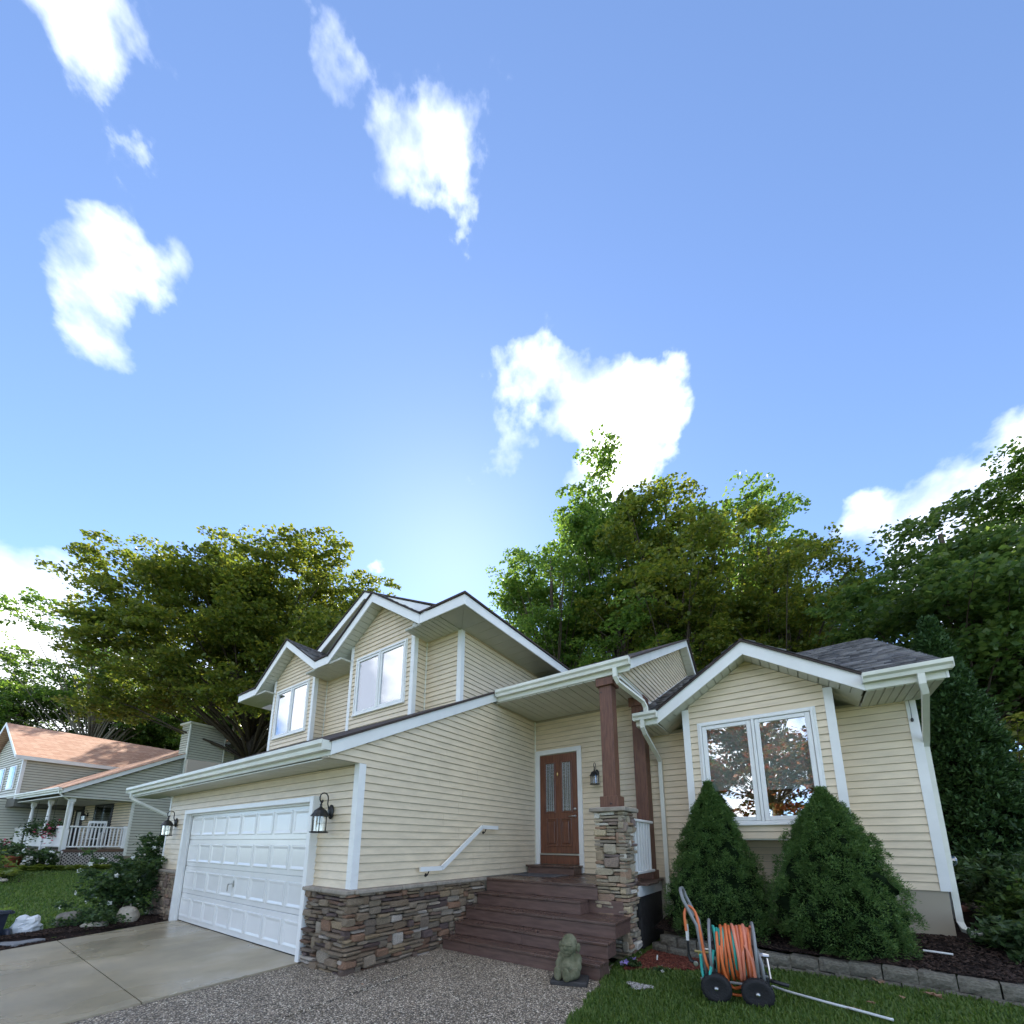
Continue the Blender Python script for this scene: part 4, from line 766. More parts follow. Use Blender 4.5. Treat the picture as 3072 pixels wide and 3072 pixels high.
# stone pillar and cedar post
PX, PY = 2.28, 2.80
pc = root('porch_column', 'cedar post on a tall ledgestone pillar carrying the porch roof', 'column', (PX, PY, 0.0))
PO = (PX, PY, 0)
px0, px1, py0, py1 = 2.085, 2.475, 2.60, 3.0
loc_mesh(G().box(px0+0.03, px1-0.03, py0+0.03, py1-0.03, 0.0, 1.99), 'pillar_core', 'mortar', pc, PO)
stones(pc, (px0-0.03-PX, py0+0.03-PY, 0.0), (1, 0, 0), (0, -1, 0), px1-px0+0.055, 1.985, 41, 'stone_pale', 0.05)
stones(pc, (px1-0.03-PX, py0-0.03-PY, 0.0), (0, 1, 0), (1, 0, 0), py1-py0+0.05, 1.985, 47, 'stone_pale', 0.05)
g = G().bev(px0-0.085, px1+0.085, py0-0.085, py1+0.085, 1.985, 2.05, 0.012); g.v = [(p[0]+0.01*noise3(p, 9, 1), p[1]+0.01*noise3(p, 9, 2), p[2]+0.005*noise3(p, 7, 4)) for p in g.v]; loc_mesh(g, 'capstone', 'cap', pc, PO)
qx0, qx1, qy0, qy1 = 2.096, 2.302, 2.86, 3.06
loc_mesh(G().bev(qx0, qx1, qy0, qy1, 2.05, 4.165, 0.006), 'post', 'cedar', pc, PO)
for z0, z1 in ((2.051, 2.245), (4.03, 4.164)):
    for a, b, c_, d_ in ((qx0-0.04, qx1+0.04, qy0-0.04, qy0-0.001), (qx0-0.04, qx1+0.04, qy1+0.001, qy1+0.04), (qx0-0.04, qx0-0.001, qy0, qy1), (qx1+0.001, qx1+0.04, qy0, qy1)): loc_mesh(G().bev(a, b, c_, d_, z0, z1, 0.004), 'collar_board', 'cedar', pc, PO)
for xx, zz in ((2.235, 2.125), (2.13, 3.93)): loc_mesh(G().lathe([(0.011, 0), (0.011, -0.006), (0.004, -0.009)], (xx, qy0-(0.041 if zz < 3 else 0.001), zz), 10, 'y'), 'bolt', 'black_metal', pc, PO)
# second post against the wall
wp = root('wall_post', 'dark red cedar post standing against the siding beside the white railing', 'post', (2.34, 4.1, ZD)); WO = (2.34, 4.1, ZD)
loc_mesh(G().bev(2.235, 2.445, 3.98, D-0.02, ZD, 4.165, 0.006), 'post', 'cedar', wp, WO)
for z0, z1 in ((ZD, 1.10), (3.98, 4.164)):
    loc_mesh(G().bev(2.20, 2.48, 3.945, 3.979, z0, z1, 0.004), 'collar_board', 'cedar', wp, WO); loc_mesh(G().bev(2.446, 2.482, 3.98, D-0.02, z0, z1, 0.004), 'collar_board', 'cedar', wp, WO)
# railing
rl = root('porch_railing', 'short white porch railing between stone pillar and cedar wall post', 'railing', (2.42, 3.55, ZD)); RO = (2.42, 3.55, ZD)
loc_mesh(G().bev(2.425, 2.515, 3.03, 3.945, 1.865, 1.905, 0.008), 'top_rail', 'trim', rl, RO); loc_mesh(G().bev(2.435, 2.505, 3.03, 3.945, 1.085, 1.125, 0.006), 'bottom_rail', 'trim', rl, RO)
for k in range(6): y = 3.09+k*0.14; loc_mesh(G().bev(2.45, 2.49, y, y+0.04, 1.125, 1.865, 0.004), 'baluster', 'trim', rl, RO)
# handrail on the side wall
hr = root('handrail', 'white sloping handrail fixed to the side wall above the steps', 'handrail', (0.0, 1.3, 1.0)); HO = (0.0, 1.3, 1.0)
hp = [(0.075, 1.02, 1.165), (0.075, 1.45, 1.165), (0.075, 2.38, 1.80), (0.075, 2.82, 1.80)]
def hbar(a, b): 
    a = Vector(a); b = Vector(b); d = (b-a).normalized(); n = Vector((0, -d.z, d.y)); h = 0.032; g = G(); return g.prism([a-n*h, b-n*h, b+n*h, a+n*h], (0.032, 0, 0))
for a, b in zip(hp, hp[1:]): loc_mesh(hbar(a, b), 'rail', 'trim', hr, HO)
for yy, zz in ((1.2, 1.165), (2.5, 1.80)): loc_mesh(G().tube([(0.014, yy, zz-0.09), (0.05, yy, zz-0.09), (0.085, yy, zz-0.03)], 0.008, 6).lathe([(0.025, 0.0), (0.025, 0.008)], (0.014, yy, zz-0.09), 10, 'x'), 'bracket', 'black_metal', hr, HO)
# ------------------------------------------------------------------ wall lanterns
def lantern(loc, label, s=1.0):
    """local: wall plane y=0, lantern hangs towards -y; z=0 at the backplate centre"""
    r = root('wall_lantern', label, 'lantern', loc, 0, 'wall lanterns')
    G().lathe([(0.05*s, 0.0), (0.052*s, -0.012*s), (0.035*s, -0.03*s), (0.012*s, -0.036*s)], (0, 0, 0), 14, 'y').done('backplate', 'black_metal', r, True).scale = (1, 1, 1.7)
    yc = -0.135*s
    pts = [(0, -0.03*s, 0.02*s), (0, -0.055*s, 0.09*s)]
    for k in range(9):
        a = math.pi*(0.02+k/8*1.25); pts.append((0, -0.10*s-0.052*s*math.cos(math.pi-a) if False else (-0.105*s+0.052*s*math.cos(a)), 0.155*s+0.062*s*math.sin(a)))
    pts += [(0, -0.125*s, 0.10*s), (0, -0.115*s, 0.118*s), (0, -0.122*s, 0.135*s)]
    G().tube(pts, 0.0075*s, 7).done('scroll_arm', 'black_metal', r, True)
    G().tube([(0, yc, 0.125*s), (0, yc, 0.04*s)], 0.009*s, 8).lathe([(0.018*s, 0.045*s), (0.010*s, 0.06*s), (0.016*s, 0.075*s), (0.006*s, 0.09*s)], (0, yc, 0), 10).done('finial', 'black_metal', r, True)
    G().lathe([(0.014*s, 0.048*s), (0.03*s, 0.035*s), (0.062*s, 0.012*s), (0.084*s, -0.028*s), (0.10*s, -0.048*s), (0.105*s, -0.058*s), (0.085*s, -0.062*s)], (0, yc, 0), 12).done('dome', 'black_metal', r)
    cg = G()
    for k in range(6):
        a = math.pi*2*(k+0.5)/6; x, y = 0.082*s*math.cos(a), 0.082*s*math.sin(a); cg.tube([(x, yc+y, -0.06*s), (x*0.97, yc+y*0.97, -0.235*s)], 0.0055*s, 5)
    cg.lathe([(0.08*s, -0.228*s), (0.102*s, -0.232*s), (0.098*s, -0.246*s), (0.07*s, -0.25*s)], (0, yc, 0), 12).done('cage', 'black_metal', r)
    G().lathe([(0.074*s, -0.062*s), (0.073*s, -0.23*s)], (0, yc, 0), 12).done('glass_shade', 'glass_lamp', r)
    G().lathe([(0.012*s, -0.07*s), (0.026*s, -0.10*s), (0.028*s, -0.125*s), (0.008*s, -0.158*s)], (0, yc, 0), 10).done('bulb', 'bulb', r, True)
    return r
lantern((-0.53, -0.018, 1.93), 'black scrolled lantern on siding between garage door and white corner board', 1.12)
lantern((-6.33, -0.018, 1.93), 'black scrolled lantern on siding at the garage door edge beyond the handle', 1.12)
lantern((1.42, D-0.018, 2.86), 'small black lantern on siding beside the brown front door', 0.92)
# ------------------------------------------------------------------ statue on its slab
sb = tag(G().bev(-0.20, 0.20, -0.15, 0.15, 0, 0.055, 0.012).done('stone_slab', 'slate'), 'dark stone slab under the garden statue by the steps', 'slab'); sb.location = (2.27, 1.30, 0.018); sb.rotation_euler = (0, 0, 0.35)
def statue():
    me = bpy.data.meshes.new('statue'); mb = bpy.data.metaballs.new('mb'); mo = bpy.data.objects.new('mbtmp', mb); COL.objects.link(mo); mb.resolution = 0.008; mb.threshold = 0.5
    def e(c, r, s=(1, 1, 1)):
        q = mb.elements.new(type='ELLIPSOID'); q.co = c; q.radius = r*1.0; q.size_x, q.size_y, q.size_z = [1.45*k for k in s]; q.stiffness = 4.0
    # seated, facing -y: belly, chest, arms folded at knees, head with cap, ears
    e((0, 0.03, 0.085), 0.105, (1.05, 1.0, 0.85)); e((0, 0.035, 0.165), 0.095, (1.0, 0.85, 1.0)); e((0, -0.025, 0.115), 0.085, (1.05, 0.9, 0.8)); e((0, 0.03, 0.215), 0.075, (1.2, 0.8, 0.7))
    e((0, 0.015, 0.315), 0.090, (1.0, 1.0, 0.95)); e((0, 0.025, 0.375), 0.078, (1.0, 1.0, 0.95))
    e((0, -0.070, 0.348), 0.040, (1.7, 0.6, 0.45)); e((0, -0.088, 0.312), 0.022, (1.0, 1.0, 1.0)); e((0, -0.060, 0.272), 0.042, (1.5, 0.7, 0.55)); e((0, -0.045, 0.245), 0.035, (1.3, 0.8, 0.6))
    for s_ in (-1, 1):
        e((s_*0.045, -0.065, 0.302), 0.032, (1, 0.7, 0.9)); e((s_*0.108, 0.025, 0.315), 0.036, (0.55, 1.0, 1.4)); e((s_*0.105, 0.02, 0.19), 0.044, (0.9, 1, 1.4)); e((s_*0.118, -0.015, 0.125), 0.040, (0.9, 1.1, 1.3)); e((s_*0.10, -0.075, 0.085), 0.036, (1, 1.5, 0.8))
        e((s_*0.085, -0.06, 0.05), 0.060, (1, 1.6, 0.8)); e((s_*0.06, -0.14, 0.045), 0.046, (1, 1.3, 0.9)); e((s_*0.048, -0.185, 0.065), 0.042, (1.0, 0.65, 1.5)); e((s_*0.048, -0.192, 0.115), 0.026, (1, 0.7, 1))
    bpy.context.view_layer.update(); dg = bpy.context.evaluated_depsgraph_get(); me = bpy.data.meshes.new_from_object(mo.evaluated_get(dg)); bpy.data.objects.remove(mo)
    for p in me.polygons: p.use_smooth = True
    me.name = 'garden_statue'; o = obj('garden_statue', me, None, 'statue'); return o
sta = tag(statue(), 'mossy stone statue of a seated grinning figure with big ears', 'statue'); sta.location = (2.25, 1.32, 0.066); sta.rotation_euler = (0, 0, 0.05)
mnz = min((v_.co.z for v_ in sta.data.vertices), default=0); sta.location.z -= mnz+0.002
# ------------------------------------------------------------------ hose reel cart
RX, RYY, RA = 3.905, 1.455, 0.146
lawnz = gz(RX, RYY)
rc = root('hose_reel_cart', 'grey four wheeled hose reel cart with black tyres standing on the lawn', 'hose reel', (RX, RYY, lawnz), RA)
def wheel(x, y):
    w = part('wheel', rc); rr = 0.132; wd = 0.038
    pr = [(rr*0.56, -wd*0.8), (rr*0.70, -wd), (rr*0.88, -wd*0.95), (rr*0.97, -wd*0.62), (rr, -wd*0.25), (rr, wd*0.25), (rr*0.97, wd*0.62), (rr*0.88, wd*0.95), (rr*0.70, wd), (rr*0.56, wd*0.8)]
    G().lathe(pr, (x, y, rr-0.006), 28, 'y').done('tyre', 'rubber', w, True)
    G().lathe([(rr*0.57, -wd*0.55), (rr*0.50, -wd*0.62), (rr*0.44, -wd*0.30), (rr*0.20, -wd*0.34), (rr*0.16, -wd*0.9), (0.012, -wd*0.95)], (x, y, rr-0.006), 20, 'y').done('rim', 'rim_grey', w)
    G().lathe([(0.016, -wd*0.95), (0.016, -wd*1.25), (0.004, -wd*1.4)], (x, y, rr-0.006), 10, 'y').done('hub_cap', 'steel', w)
    tg = G()
    for k in range(26):
        a = 2*math.pi*k/26; x_, z_ = math.cos(a), math.sin(a); cx_, cz_ = x+x_*rr*0.985, rr-0.006+z_*rr*0.985; tx, tz = -z_*0.007, x_*0.007
        for sy in (-1, 1): tg.prism([(cx_-tx-x_*.004, y+sy*wd*0.72, cz_-tz-z_*.004), (cx_+tx-x_*.004, y+sy*wd*0.72, cz_+tz-z_*.004), (cx_+tx-x_*.004, y+sy*wd*0.12, cz_+tz-z_*.004), (cx_-tx-x_*.004, y+sy*wd*0.12, cz_-tz-z_*.004)], (x_*0.006, 0, z_*0.006))
    tg.done('tread_blocks', 'rubber', w)
for x in (-0.168, 0.168):
    for y in (0.0, 0.46): wheel(x, y)
    G().tube([(x, 0.0, 0.126), (x, 0.46, 0.126)], 0.010, 8).done('axle', 'grey_paint', rc)
for y in (0.055, 0.405): G().tube([(-0.30, y, 0.175), (0.29, y, 0.175)], 0.013, 8).done('frame_rail', 'grey_paint', rc)
for x in (-0.168, 0.168): G().tube([(x, 0.055, 0.128), (x, 0.055, 0.175)], 0.012, 8).tube([(x, 0.405, 0.128), (x, 0.405, 0.175)], 0.012, 8).done('axle_bracket', 'grey_paint', rc)
# U handle at the left end
G().tube([(-0.235, 0.055, 0.175), (-0.27, 0.055, 0.40), (-0.30, 0.055, 0.66), (-0.335, 0.055, 0.73), (-0.41, 0.055, 0.90), (-0.425, 0.075, 0.955), (-0.435, 0.12, 0.985), (-0.44, 0.23, 0.99), (-0.435, 0.34, 0.985), (-0.425, 0.385, 0.955), (-0.41, 0.405, 0.90), (-0.335, 0.405, 0.73), (-0.30, 0.405, 0.66), (-0.27, 0.405, 0.40), (-0.235, 0.405, 0.175)], 0.0165, 10).done('handle_frame', 'grey_paint', rc, True)
G().prism([(-0.338, 0.06, 0.725), (-0.385, 0.06, 0.83), (-0.385, 0.40, 0.83), (-0.338, 0.40, 0.725)], (0.012, 0, 0.006)).done('label_plate', 'grey_paint', rc)
# right end frame
G().tube([(0.235, 0.055, 0.175), (0.225, 0.055, 0.36), (0.21, 0.09, 0.43), (0.205, 0.23, 0.44), (0.21, 0.37, 0.43), (0.225, 0.405, 0.36), (0.235, 0.405, 0.175)], 0.0165, 10).done('end_frame', 'grey_paint', rc, True)
G().tube([(-0.275, 0.23, 0.405), (0.26, 0.23, 0.405)], 0.016, 10).done('reel_axle', 'steel', rc)
G().tube([(-0.285, 0.055, 0.405), (-0.285, 0.405, 0.405)], 0.011, 8).done('cross_bar', 'grey_paint', rc)
for x in (-0.195, 0.185):
    ring = [(x, 0.23+0.262*math.cos(2*math.pi*k/30), 0.432+0.262*math.sin(2*math.pi*k/30)) for k in range(30)]
    g = G().tube(ring, 0.014, 8, closed=True)
    for k in range(4): a = math.pi*(k/4+0.1); g.tube([(x, 0.23-0.26*math.cos(a), 0.432-0.26*math.sin(a)), (x, 0.23+0.26*math.cos(a), 0.432+0.26*math.sin(a))], 0.007, 6)
    g.done('reel_disc', 'grey_paint', rc, True)
G().lathe([(0.07, -0.19), (0.07, 0.18)], (0, 0.23, 0.42), 16, 'x').done('drum', 'plastic_black', rc)
G().lathe([(0.024, 0.21), (0.028, 0.25), (0.020, 0.30)], (0, 0.23, 0.405), 10, 'x').tube([(0.28, 0.23, 0.405), (0.285, 0.16, 0.30), (0.285, 0.06, 0.235)], 0.009, 8).done('crank_arm', 'steel', rc)
G().tube([(0.28, 0.06, 0.235), (0.42, 0.04, 0.215)], 0.017, 10).done('crank_grip', 'plastic_black', rc, True)
G().tube([(-0.335, 0.05, 0.42), (-0.21, 0.05, 0.42)], 0.013, 8).tube([(-0.30, 0.05, 0.42), (-0.30, 0.05, 0.39)], 0.010, 8).done('hose_coupling', 'brass', rc)
# hoses wound on the reel: things of their own
def winding(name, label, mt, x0, x1, rad, turns, seed, extra=(), r=0.0135, grp=None):
    o = root(name, label, 'hose', (RX, RYY, lawnz), RA, grp); rr = random.Random(seed); n = int(turns*26); p = []
    ph = [rr.uniform(0, 6.28) for _ in range(4)]
    for i in range(n+1):
        t_ = i/n; a = 2*math.pi*turns*t_+seed; R_ = rad+0.012*math.sin(a*0.37+ph[0])+0.008*math.sin(a*1.9+ph[1])
        x = x0+(x1-x0)*t_+0.018*math.sin(a+ph[2])*math.sin(t_*9+ph[3]); sag = 0.05*max(0, -math.sin(a))
        p.append((x, 0.23+R_*math.cos(a), 0.43+R_*math.sin(a)-sag))
    G().tube(p, r, 8).done('coil', mt, o, True)
    for k, q in enumerate(extra): G().tube(q, r, 8).done('hose_end', mt, o, True)
def bez(pts, n=10):
    P = [Vector(q) for q in pts]; o = []
    for i in range(len(P)-1):
        a, b, c_, d = P[max(0, i-1)], P[i], P[i+1], P[min(len(P)-1, i+2)]
        for k in range(n):
            t_ = k/n; o.append(0.5*((2*b)+(c_-a)*t_+(2*a-5*b+4*c_-d)*t_*t_+(3*b-a-3*c_+d)*t_**3))
    return o+[P[-1]]
winding('garden_hose', 'teal garden hose wound on the reel beneath the orange hose', 'hose_teal', -0.165, 0.10, 0.185, 8.5, 1.0, [bez([(-0.165, 0.04, 0.45), (-0.20, -0.005, 0.30), (-0.225, -0.02, 0.20), (-0.255, 0.0, 0.17), (-0.28, 0.03, 0.24), (-0.285, 0.045, 0.40)])])
winding('garden_hose', 'bright orange garden hose wound loosely over the reel and handle', 'hose_orange', -0.14, 0.15, 0.212, 8.3, 2.2,
        [bez([(-0.40, 0.05, 0.60), (-0.405, 0.06, 0.76), (-0.37, 0.10, 0.83), (-0.31, 0.09, 0.78), (-0.275, 0.05, 0.62), (-0.255, 0.035, 0.44), (-0.225, 0.02, 0.30), (-0.14, 0.10, 0.13), (-0.05, 0.12, 0.06), (0.05, 0.14, 0.06), (0.10, 0.16, 0.16)]), bez([(-0.11, 0.02, 0.50), (-0.10, 0.005, 0.35), (-0.07, 0.04, 0.20), (-0.02, 0.09, 0.12), (0.06, 0.12, 0.14)])])
winding('garden_hose', 'pale salmon garden hose on the crank side of the reel', 'hose_salmon', 0.02, 0.165, 0.222, 5.2, 0.4, [bez([(0.10, 0.02, 0.53), (0.15, 0.0, 0.40), (0.16, 0.01, 0.27), (0.15, 0.09, 0.17), (0.10, 0.16, 0.15)])])
def hit_ground(u, v, z):
    d = CF+CR*((u-1536)/1224.45)+CU*((2290.07-v)/1224.45); t_ = (z-CAM_C.z)/d.z; return CAM_C+d*t_
def gpt(u, v, dz_=0.0):
    z = 0.05
    for _ in range(12): p = hit_ground(u, v, z); z = gz(p.x, p.y)+dz_
    return p
wh = [gpt(2312+(q-2312), v_, 0.05) for q, v_ in ((2316, 2958), (2360, 2973), (2420, 2990), (2500, 3012), (2570, 3030), (2680, 3060))]
o = tag(G().tube(bez([tuple(q) for q in wh], 6), 0.011, 8).done('white_hose', 'hose_white', None, True), 'white hose lying across the lawn from the reel cart', 'hose')
w2 = [gpt(1972, 2866, 0.06), gpt(1972, 2882, 0.02), gpt(1982, 2895, 0.015), gpt(2012, 2909, 0.015)]
tag(G().tube(bez([tuple(q) for q in w2], 6), 0.010, 7).done('hose_stub', 'hose_white', None, True), 'short white hose end curving out of red mulch', 'hose')
# sprayer wand hanging from the cart handle
wv = root('spray_wand', 'white and black spray wand dangling behind the reel cart handle', 'sprayer', (3.47, 1.62, 0.1))
Rv = Matrix.Rotation(RA, 3, 'Z')
G().tube([(0.0, 0, 0.62), (0.0, 0, 0.46)], 0.016, 10).done('grip', 'trim', wv); G().tube([(0, 0, 0.66), (0, 0, 0.62)], 0.012, 8).done('coupling', 'brass', wv); G().tube([(0, 0, 0.46), (0, 0, 0.32)], 0.011, 8).done('valve', 'plastic_black', wv)
G().tube([(0, 0, 0.32), (0.02, -0.01, 0.27), (0.07, -0.02, 0.26)], 0.018, 8).lathe([(0.012, 0), (0.028, -0.03), (0.028, -0.05)], (0.075, -0.01, 0.26), 10, 'y').done('nozzle', 'plastic_black', wv); G().lathe([(0.024, -0.052), (0.02, -0.056)], (0.075, -0.01, 0.26), 10, 'y').done('nozzle_face', 'steel', wv)
# ------------------------------------------------------------------ retaining wall and beds
RW = [(2.66, 3.24), (2.95, 3.12), (3.4, 3.03), (4.06, 2.92), (4.82, 2.80), (5.92, 2.62), (7.2, 2.42)]
rwl = root('retaining_wall', 'low grey block retaining wall holding the dark mulch bed', 'retaining wall', (4.4, 2.85, 0.05)); WLO = Vector((4.4, 2.85, 0.05))
def along(s_):
    for a, b in zip(RW, RW[1:]):
        d = math.hypot(b[0]-a[0], b[1]-a[1])
        if s_ <= d: return Vector((a[0]+(b[0]-a[0])*s_/d, a[1]+(b[1]-a[1])*s_/d, 0)), math.atan2(b[1]-a[1], b[0]-a[0])
        s_ -= d
    return Vector((*b, 0)), math.atan2(b[1]-a[1], b[0]-a[0])
BLK = []
for k in range(5):
    rr = random.Random(k+70); g = G(); nx_, nz_ = 7, 4; V = []; F = []
    for j in range(nz_):
        for i in range(nx_):
            e_ = (i in (0, nx_-1)) or (j in (0, nz_-1)); V.append(((i/(nx_-1)-0.5), -0.5+(0.10 if e_ else 0.0)+rr.uniform(-.05, .05), j/(nz_-1)-0.5+rr.uniform(-.03, .03)))
    for j in range(nz_-1):
        for i in range(nx_-1): a = j*nx_+i; F.append((a, a+1, a+1+nx_, a+nx_))
    b = len(V); per = [i for i in range(nx_)]+[j*nx_+nx_-1 for j in range(1, nz_)]+[(nz_-1)*nx_+i for i in range(nx_-2, -1, -1)]+[j*nx_ for j in range(nz_-2, 0, -1)]
    for i in per: V.append((V[i][0]*0.94, 0.5, V[i][2]))
    n = len(per); F += [(per[i], b+i, b+(i+1) % n, per[(i+1) % n]) for i in range(n)]+[tuple(b+i for i in range(n))]
    me = bpy.data.meshes.new('block'); me.from_pydata(V, [], F); me.materials.append(MATS['block']); BLK.append(me)
for row in range(2):
    s_ = -0.02+0.13*row; k = 0
    while s_ < 4.75:
        w = 0.262; p, a = along(s_+w/2); gzz = gz(p.x, p.y-0.1); z0 = max(0.02, gzz-0.08)+row*0.128; rr = random.Random(k*7+row)
        o = bpy.data.objects.new('block', BLK[rr.randrange(5)]); COL.objects.link(o); o.parent = rwl; ww = w*rr.uniform(0.965, 0.99)
        nrm = Vector((math.sin(a), -math.cos(a), 0)); q = p-nrm*(0.02*row)-WLO; q.z = z0+0.063-WLO.z
        o.location = q; o.rotation_euler = (rr.uniform(-.03, .03), rr.uniform(-.02, .02), a+rr.uniform(-.06, .06)); o.scale = (ww, 0.17, 0.124); s_ += w; k += 1
def bedz(x, y): return 0.30+0.10*smooth(2.9, 4.2, y)+0.04*smooth(4, 6, x)
V = []; F = []; nxx, nyy = 40, 14
for j in range(nyy):
    for i in range(nxx):
        x = 2.62+(8.2-2.62)*i/(nxx-1); s_ = (x-2.66)*1.015; yb = along(max(0, s_))[0].y+0.05; y = yb+(D+0.02-yb)*j/(nyy-1) if x < 5.95 else yb+(6.5-yb)*j/(nyy-1)
        V.append((x, y, bedz(x, y)+0.018*noise3((x, y, 0), 6)))
for j in range(nyy-1):
    for i in range(nxx-1): a = j*nxx+i; F.append((a, a+1, a+nxx+1, a+nxx))
mb_ = tag(mesh('mulch_bed', V, F, 'mulch'), kind='structure')
def chips(name, n, sampler, mt, size=(0.02, 0.055), seed=1):
    r = np.random.default_rng(seed); P = np.array([sampler(r) for _ in range(n)]); L_ = r.uniform(*size, n)*0.5; Wd = L_*r.uniform(0.25, 0.6, n); a = r.uniform(0, 6.28, n); ti = r.uniform(-.5, .5, n); ro = r.uniform(-.5, .5, n)
    U = np.stack([np.cos(a)*np.cos(ti), np.sin(a)*np.cos(ti), np.sin(ti)], 1); Wv = np.stack([-np.sin(a)*np.cos(ro), np.cos(a)*np.cos(ro), np.sin(ro)], 1); Nz = np.cross(U, Wv); th = 0.006
    c = [P-U*L_[:, None]-Wv*Wd[:, None]*0.6, P+U*L_[:, None]*0.8-Wv*Wd[:, None], P+U*L_[:, None]+Wv*Wd[:, None]*0.5, P-U*L_[:, None]*0.7+Wv*Wd[:, None]]
    top = [q+Nz*th for q in c]; V = np.stack(c+top, 1).reshape(-1, 3); b = np.arange(n)[:, None]*8
    F = np.concatenate([b+np.array([[4, 5, 6, 7]]), b+np.array([[0, 1, 5, 4]]), b+np.array([[1, 2, 6, 5]]), b+np.array([[2, 3, 7, 6]]), b+np.array([[3, 0, 4, 7]])], 0)
    return tag(bigmesh(name, V, F, mt), kind='stuff')
def bed_s(r):
    x = r.uniform(2.64, 8.0); yb = along((x-2.66)*1.015)[0].y+0.05; y = yb+(D-yb)*r.random(); return (x, y, bedz(x, y)+0.012)
tag(chips('mulch_chips', 9000, bed_s, 'mulch_chip', seed=3), 'dark bark mulch chips covering the raised bed by the house', 'mulch')
def red_s(r):
    x = 2.62+1.35*r.random()**1.3; y0 = 2.05+0.75*(x-2.62)/1.2; y1 = along(max(0, (x-2.66)*1.015))[0].y-0.1; y1 = max(y1, y0+0.12); y = y0+(y1-y0)*r.random(); return (x, y, gz(x, y)+0.010+0.01*r.random())
tag(chips('red_mulch', 4200, red_s, 'red_chip', (0.03, 0.08), 5), 'red wood chip mulch at the foot of the stone pillar', 'mulch')
V = []; F = []
for i in range(12):
    for j in range(8):
        x = 2.60+1.35*i/11; y0 = 2.05+0.75*(x-2.62)/1.2; y1 = max(along(max(0, (x-2.66)*1.015))[0].y-0.06, y0+0.1); y = y0+(y1-y0)*j/7; V.append((x, y, gz(x, y)+0.006))
for i in range(11):
    for j in range(7): a = i*8+j; F.append((a, a+8, a+9, a+1))
tag(mesh('red_mulch_bed', V, F, 'mulch'), kind='structure')
# left bed strip between driveway and lawn
def lb(s_, t_):
    y = 0.15-3.2*s_; xr_ = dxl(y)-0.01 if y < -0.1 else -5.62; w = 1.0+0.5*s_+0.15*math.sin(s_*7); return (xr_-w*t_, y, gz(xr_-w*t_, y)+0.02+0.03*math.sin(t_*3.0)+(0.01*noise3((s_*10, t_*5, 0), 3)))
V = [lb(i/24, j/8) for i in range(25) for j in range(9)]; F = [(i*9+j, i*9+j+1, (i+1)*9+j+1, (i+1)*9+j) for i in range(24) for j in range(8)]
V += []; tag(mesh('mulch_bed', V, F, 'mulch'), kind='structure')
V2 = [(-6.95-1.2*j/6, 0.15-0.3*i/3+0.02*j, gz(-7, 0)+0.03) for i in range(4) for j in range(7)]
def lbs(r): q = lb(r.random(), r.random()); return (q[0], q[1], q[2]+0.008)
tag(chips('mulch_chips', 5000, lbs, 'mulch_chip', seed=8), 'dark bark mulch chips between driveway and the left lawn', 'mulch')
# gravel patch, fallen leaves
gp0 = gpt(1918, 2966)
def gr_s(r): a = r.uniform(0, 6.28); q = r.random()**0.6*(1+0.35*math.sin(a*3)); return (gp0.x+0.12*q*math.cos(a), gp0.y+0.09*q*math.sin(a), gz(gp0.x, gp0.y)+0.02+0.01*r.random())
tag(chips('gravel_patch', 420, gr_s, 'pebble', (0.014, 0.03), 9), 'small patch of pale gravel in the grass', 'gravel')
def oak_leaf(loc, s, rz, tilt, label):
    pts = [(0, -0.5), (0.10, -0.30), (0.30, -0.28), (0.16, -0.10), (0.42, 0.05), (0.18, 0.14), (0.30, 0.34), (0.08, 0.34), (0, 0.5)]
    P = pts+[(-x, y) for x, y in pts[-2:0:-1]]; V = [(x*s, y*s, (abs(x)*0.5-0.1*y+0.06*math.sin(x*9+y*5))*s) for x, y in P]; V.append((0, 0, 0.02*s)); n = len(P)
    F = [(i, (i+1) % n, n) for i in range(n)]; o = mesh('fallen_leaf', V, F, 'dry_leaf'); o.location = loc; o.rotation_euler = (tilt, tilt*0.6, rz); return tag(o, label, 'leaf', 'fallen leaves on the lawn')
for (u, v_, s, rz), lb_ in zip([(2634, 2944, 0.13, 0.4), (2802, 2988, 0.16, 1.4), (2614, 3009, 0.08, 1.9), (2706, 2992, 0.06, 0.3), (2478, 2916, 0.09, 2.4), (2560, 3030, 0.13, 2.2)],
     ['broad tan oak leaf on the grass against the block wall', 'long pinkish oak leaf on the lawn below the block wall', 'small pale yellow leaf lying on the lawn', 'tiny curled tan leaf lying on the lawn', 'brown leaf on the grass beneath the second spruce', 'brown curled leaf beside the white hose']):
    p = gpt(u, v_, 0.035); oak_leaf(p, s, rz, 0.25, lb_)
for u, v_, lb_ in ((1085, 2980, 'small rust leaf on the aggregate walkway'), (1935, 2893, 'small tan leaf in the red mulch')):
    p = gpt(u, v_, 0.02); oak_leaf((p.x, p.y, 0.05 if u < 1500 else p.z), 0.05, 1.0, 0.1, lb_)
wp_ = hit_ground(2817, 2853, 0.42); tag(G().tube([(wp_.x-0.12, wp_.y+0.03, 0.405), (wp_.x+0.10, wp_.y-0.02, 0.405)], 0.011, 8).done('pvc_pipe', 'trim'), 'short white pipe lying on the dark mulch bed', 'pipe')
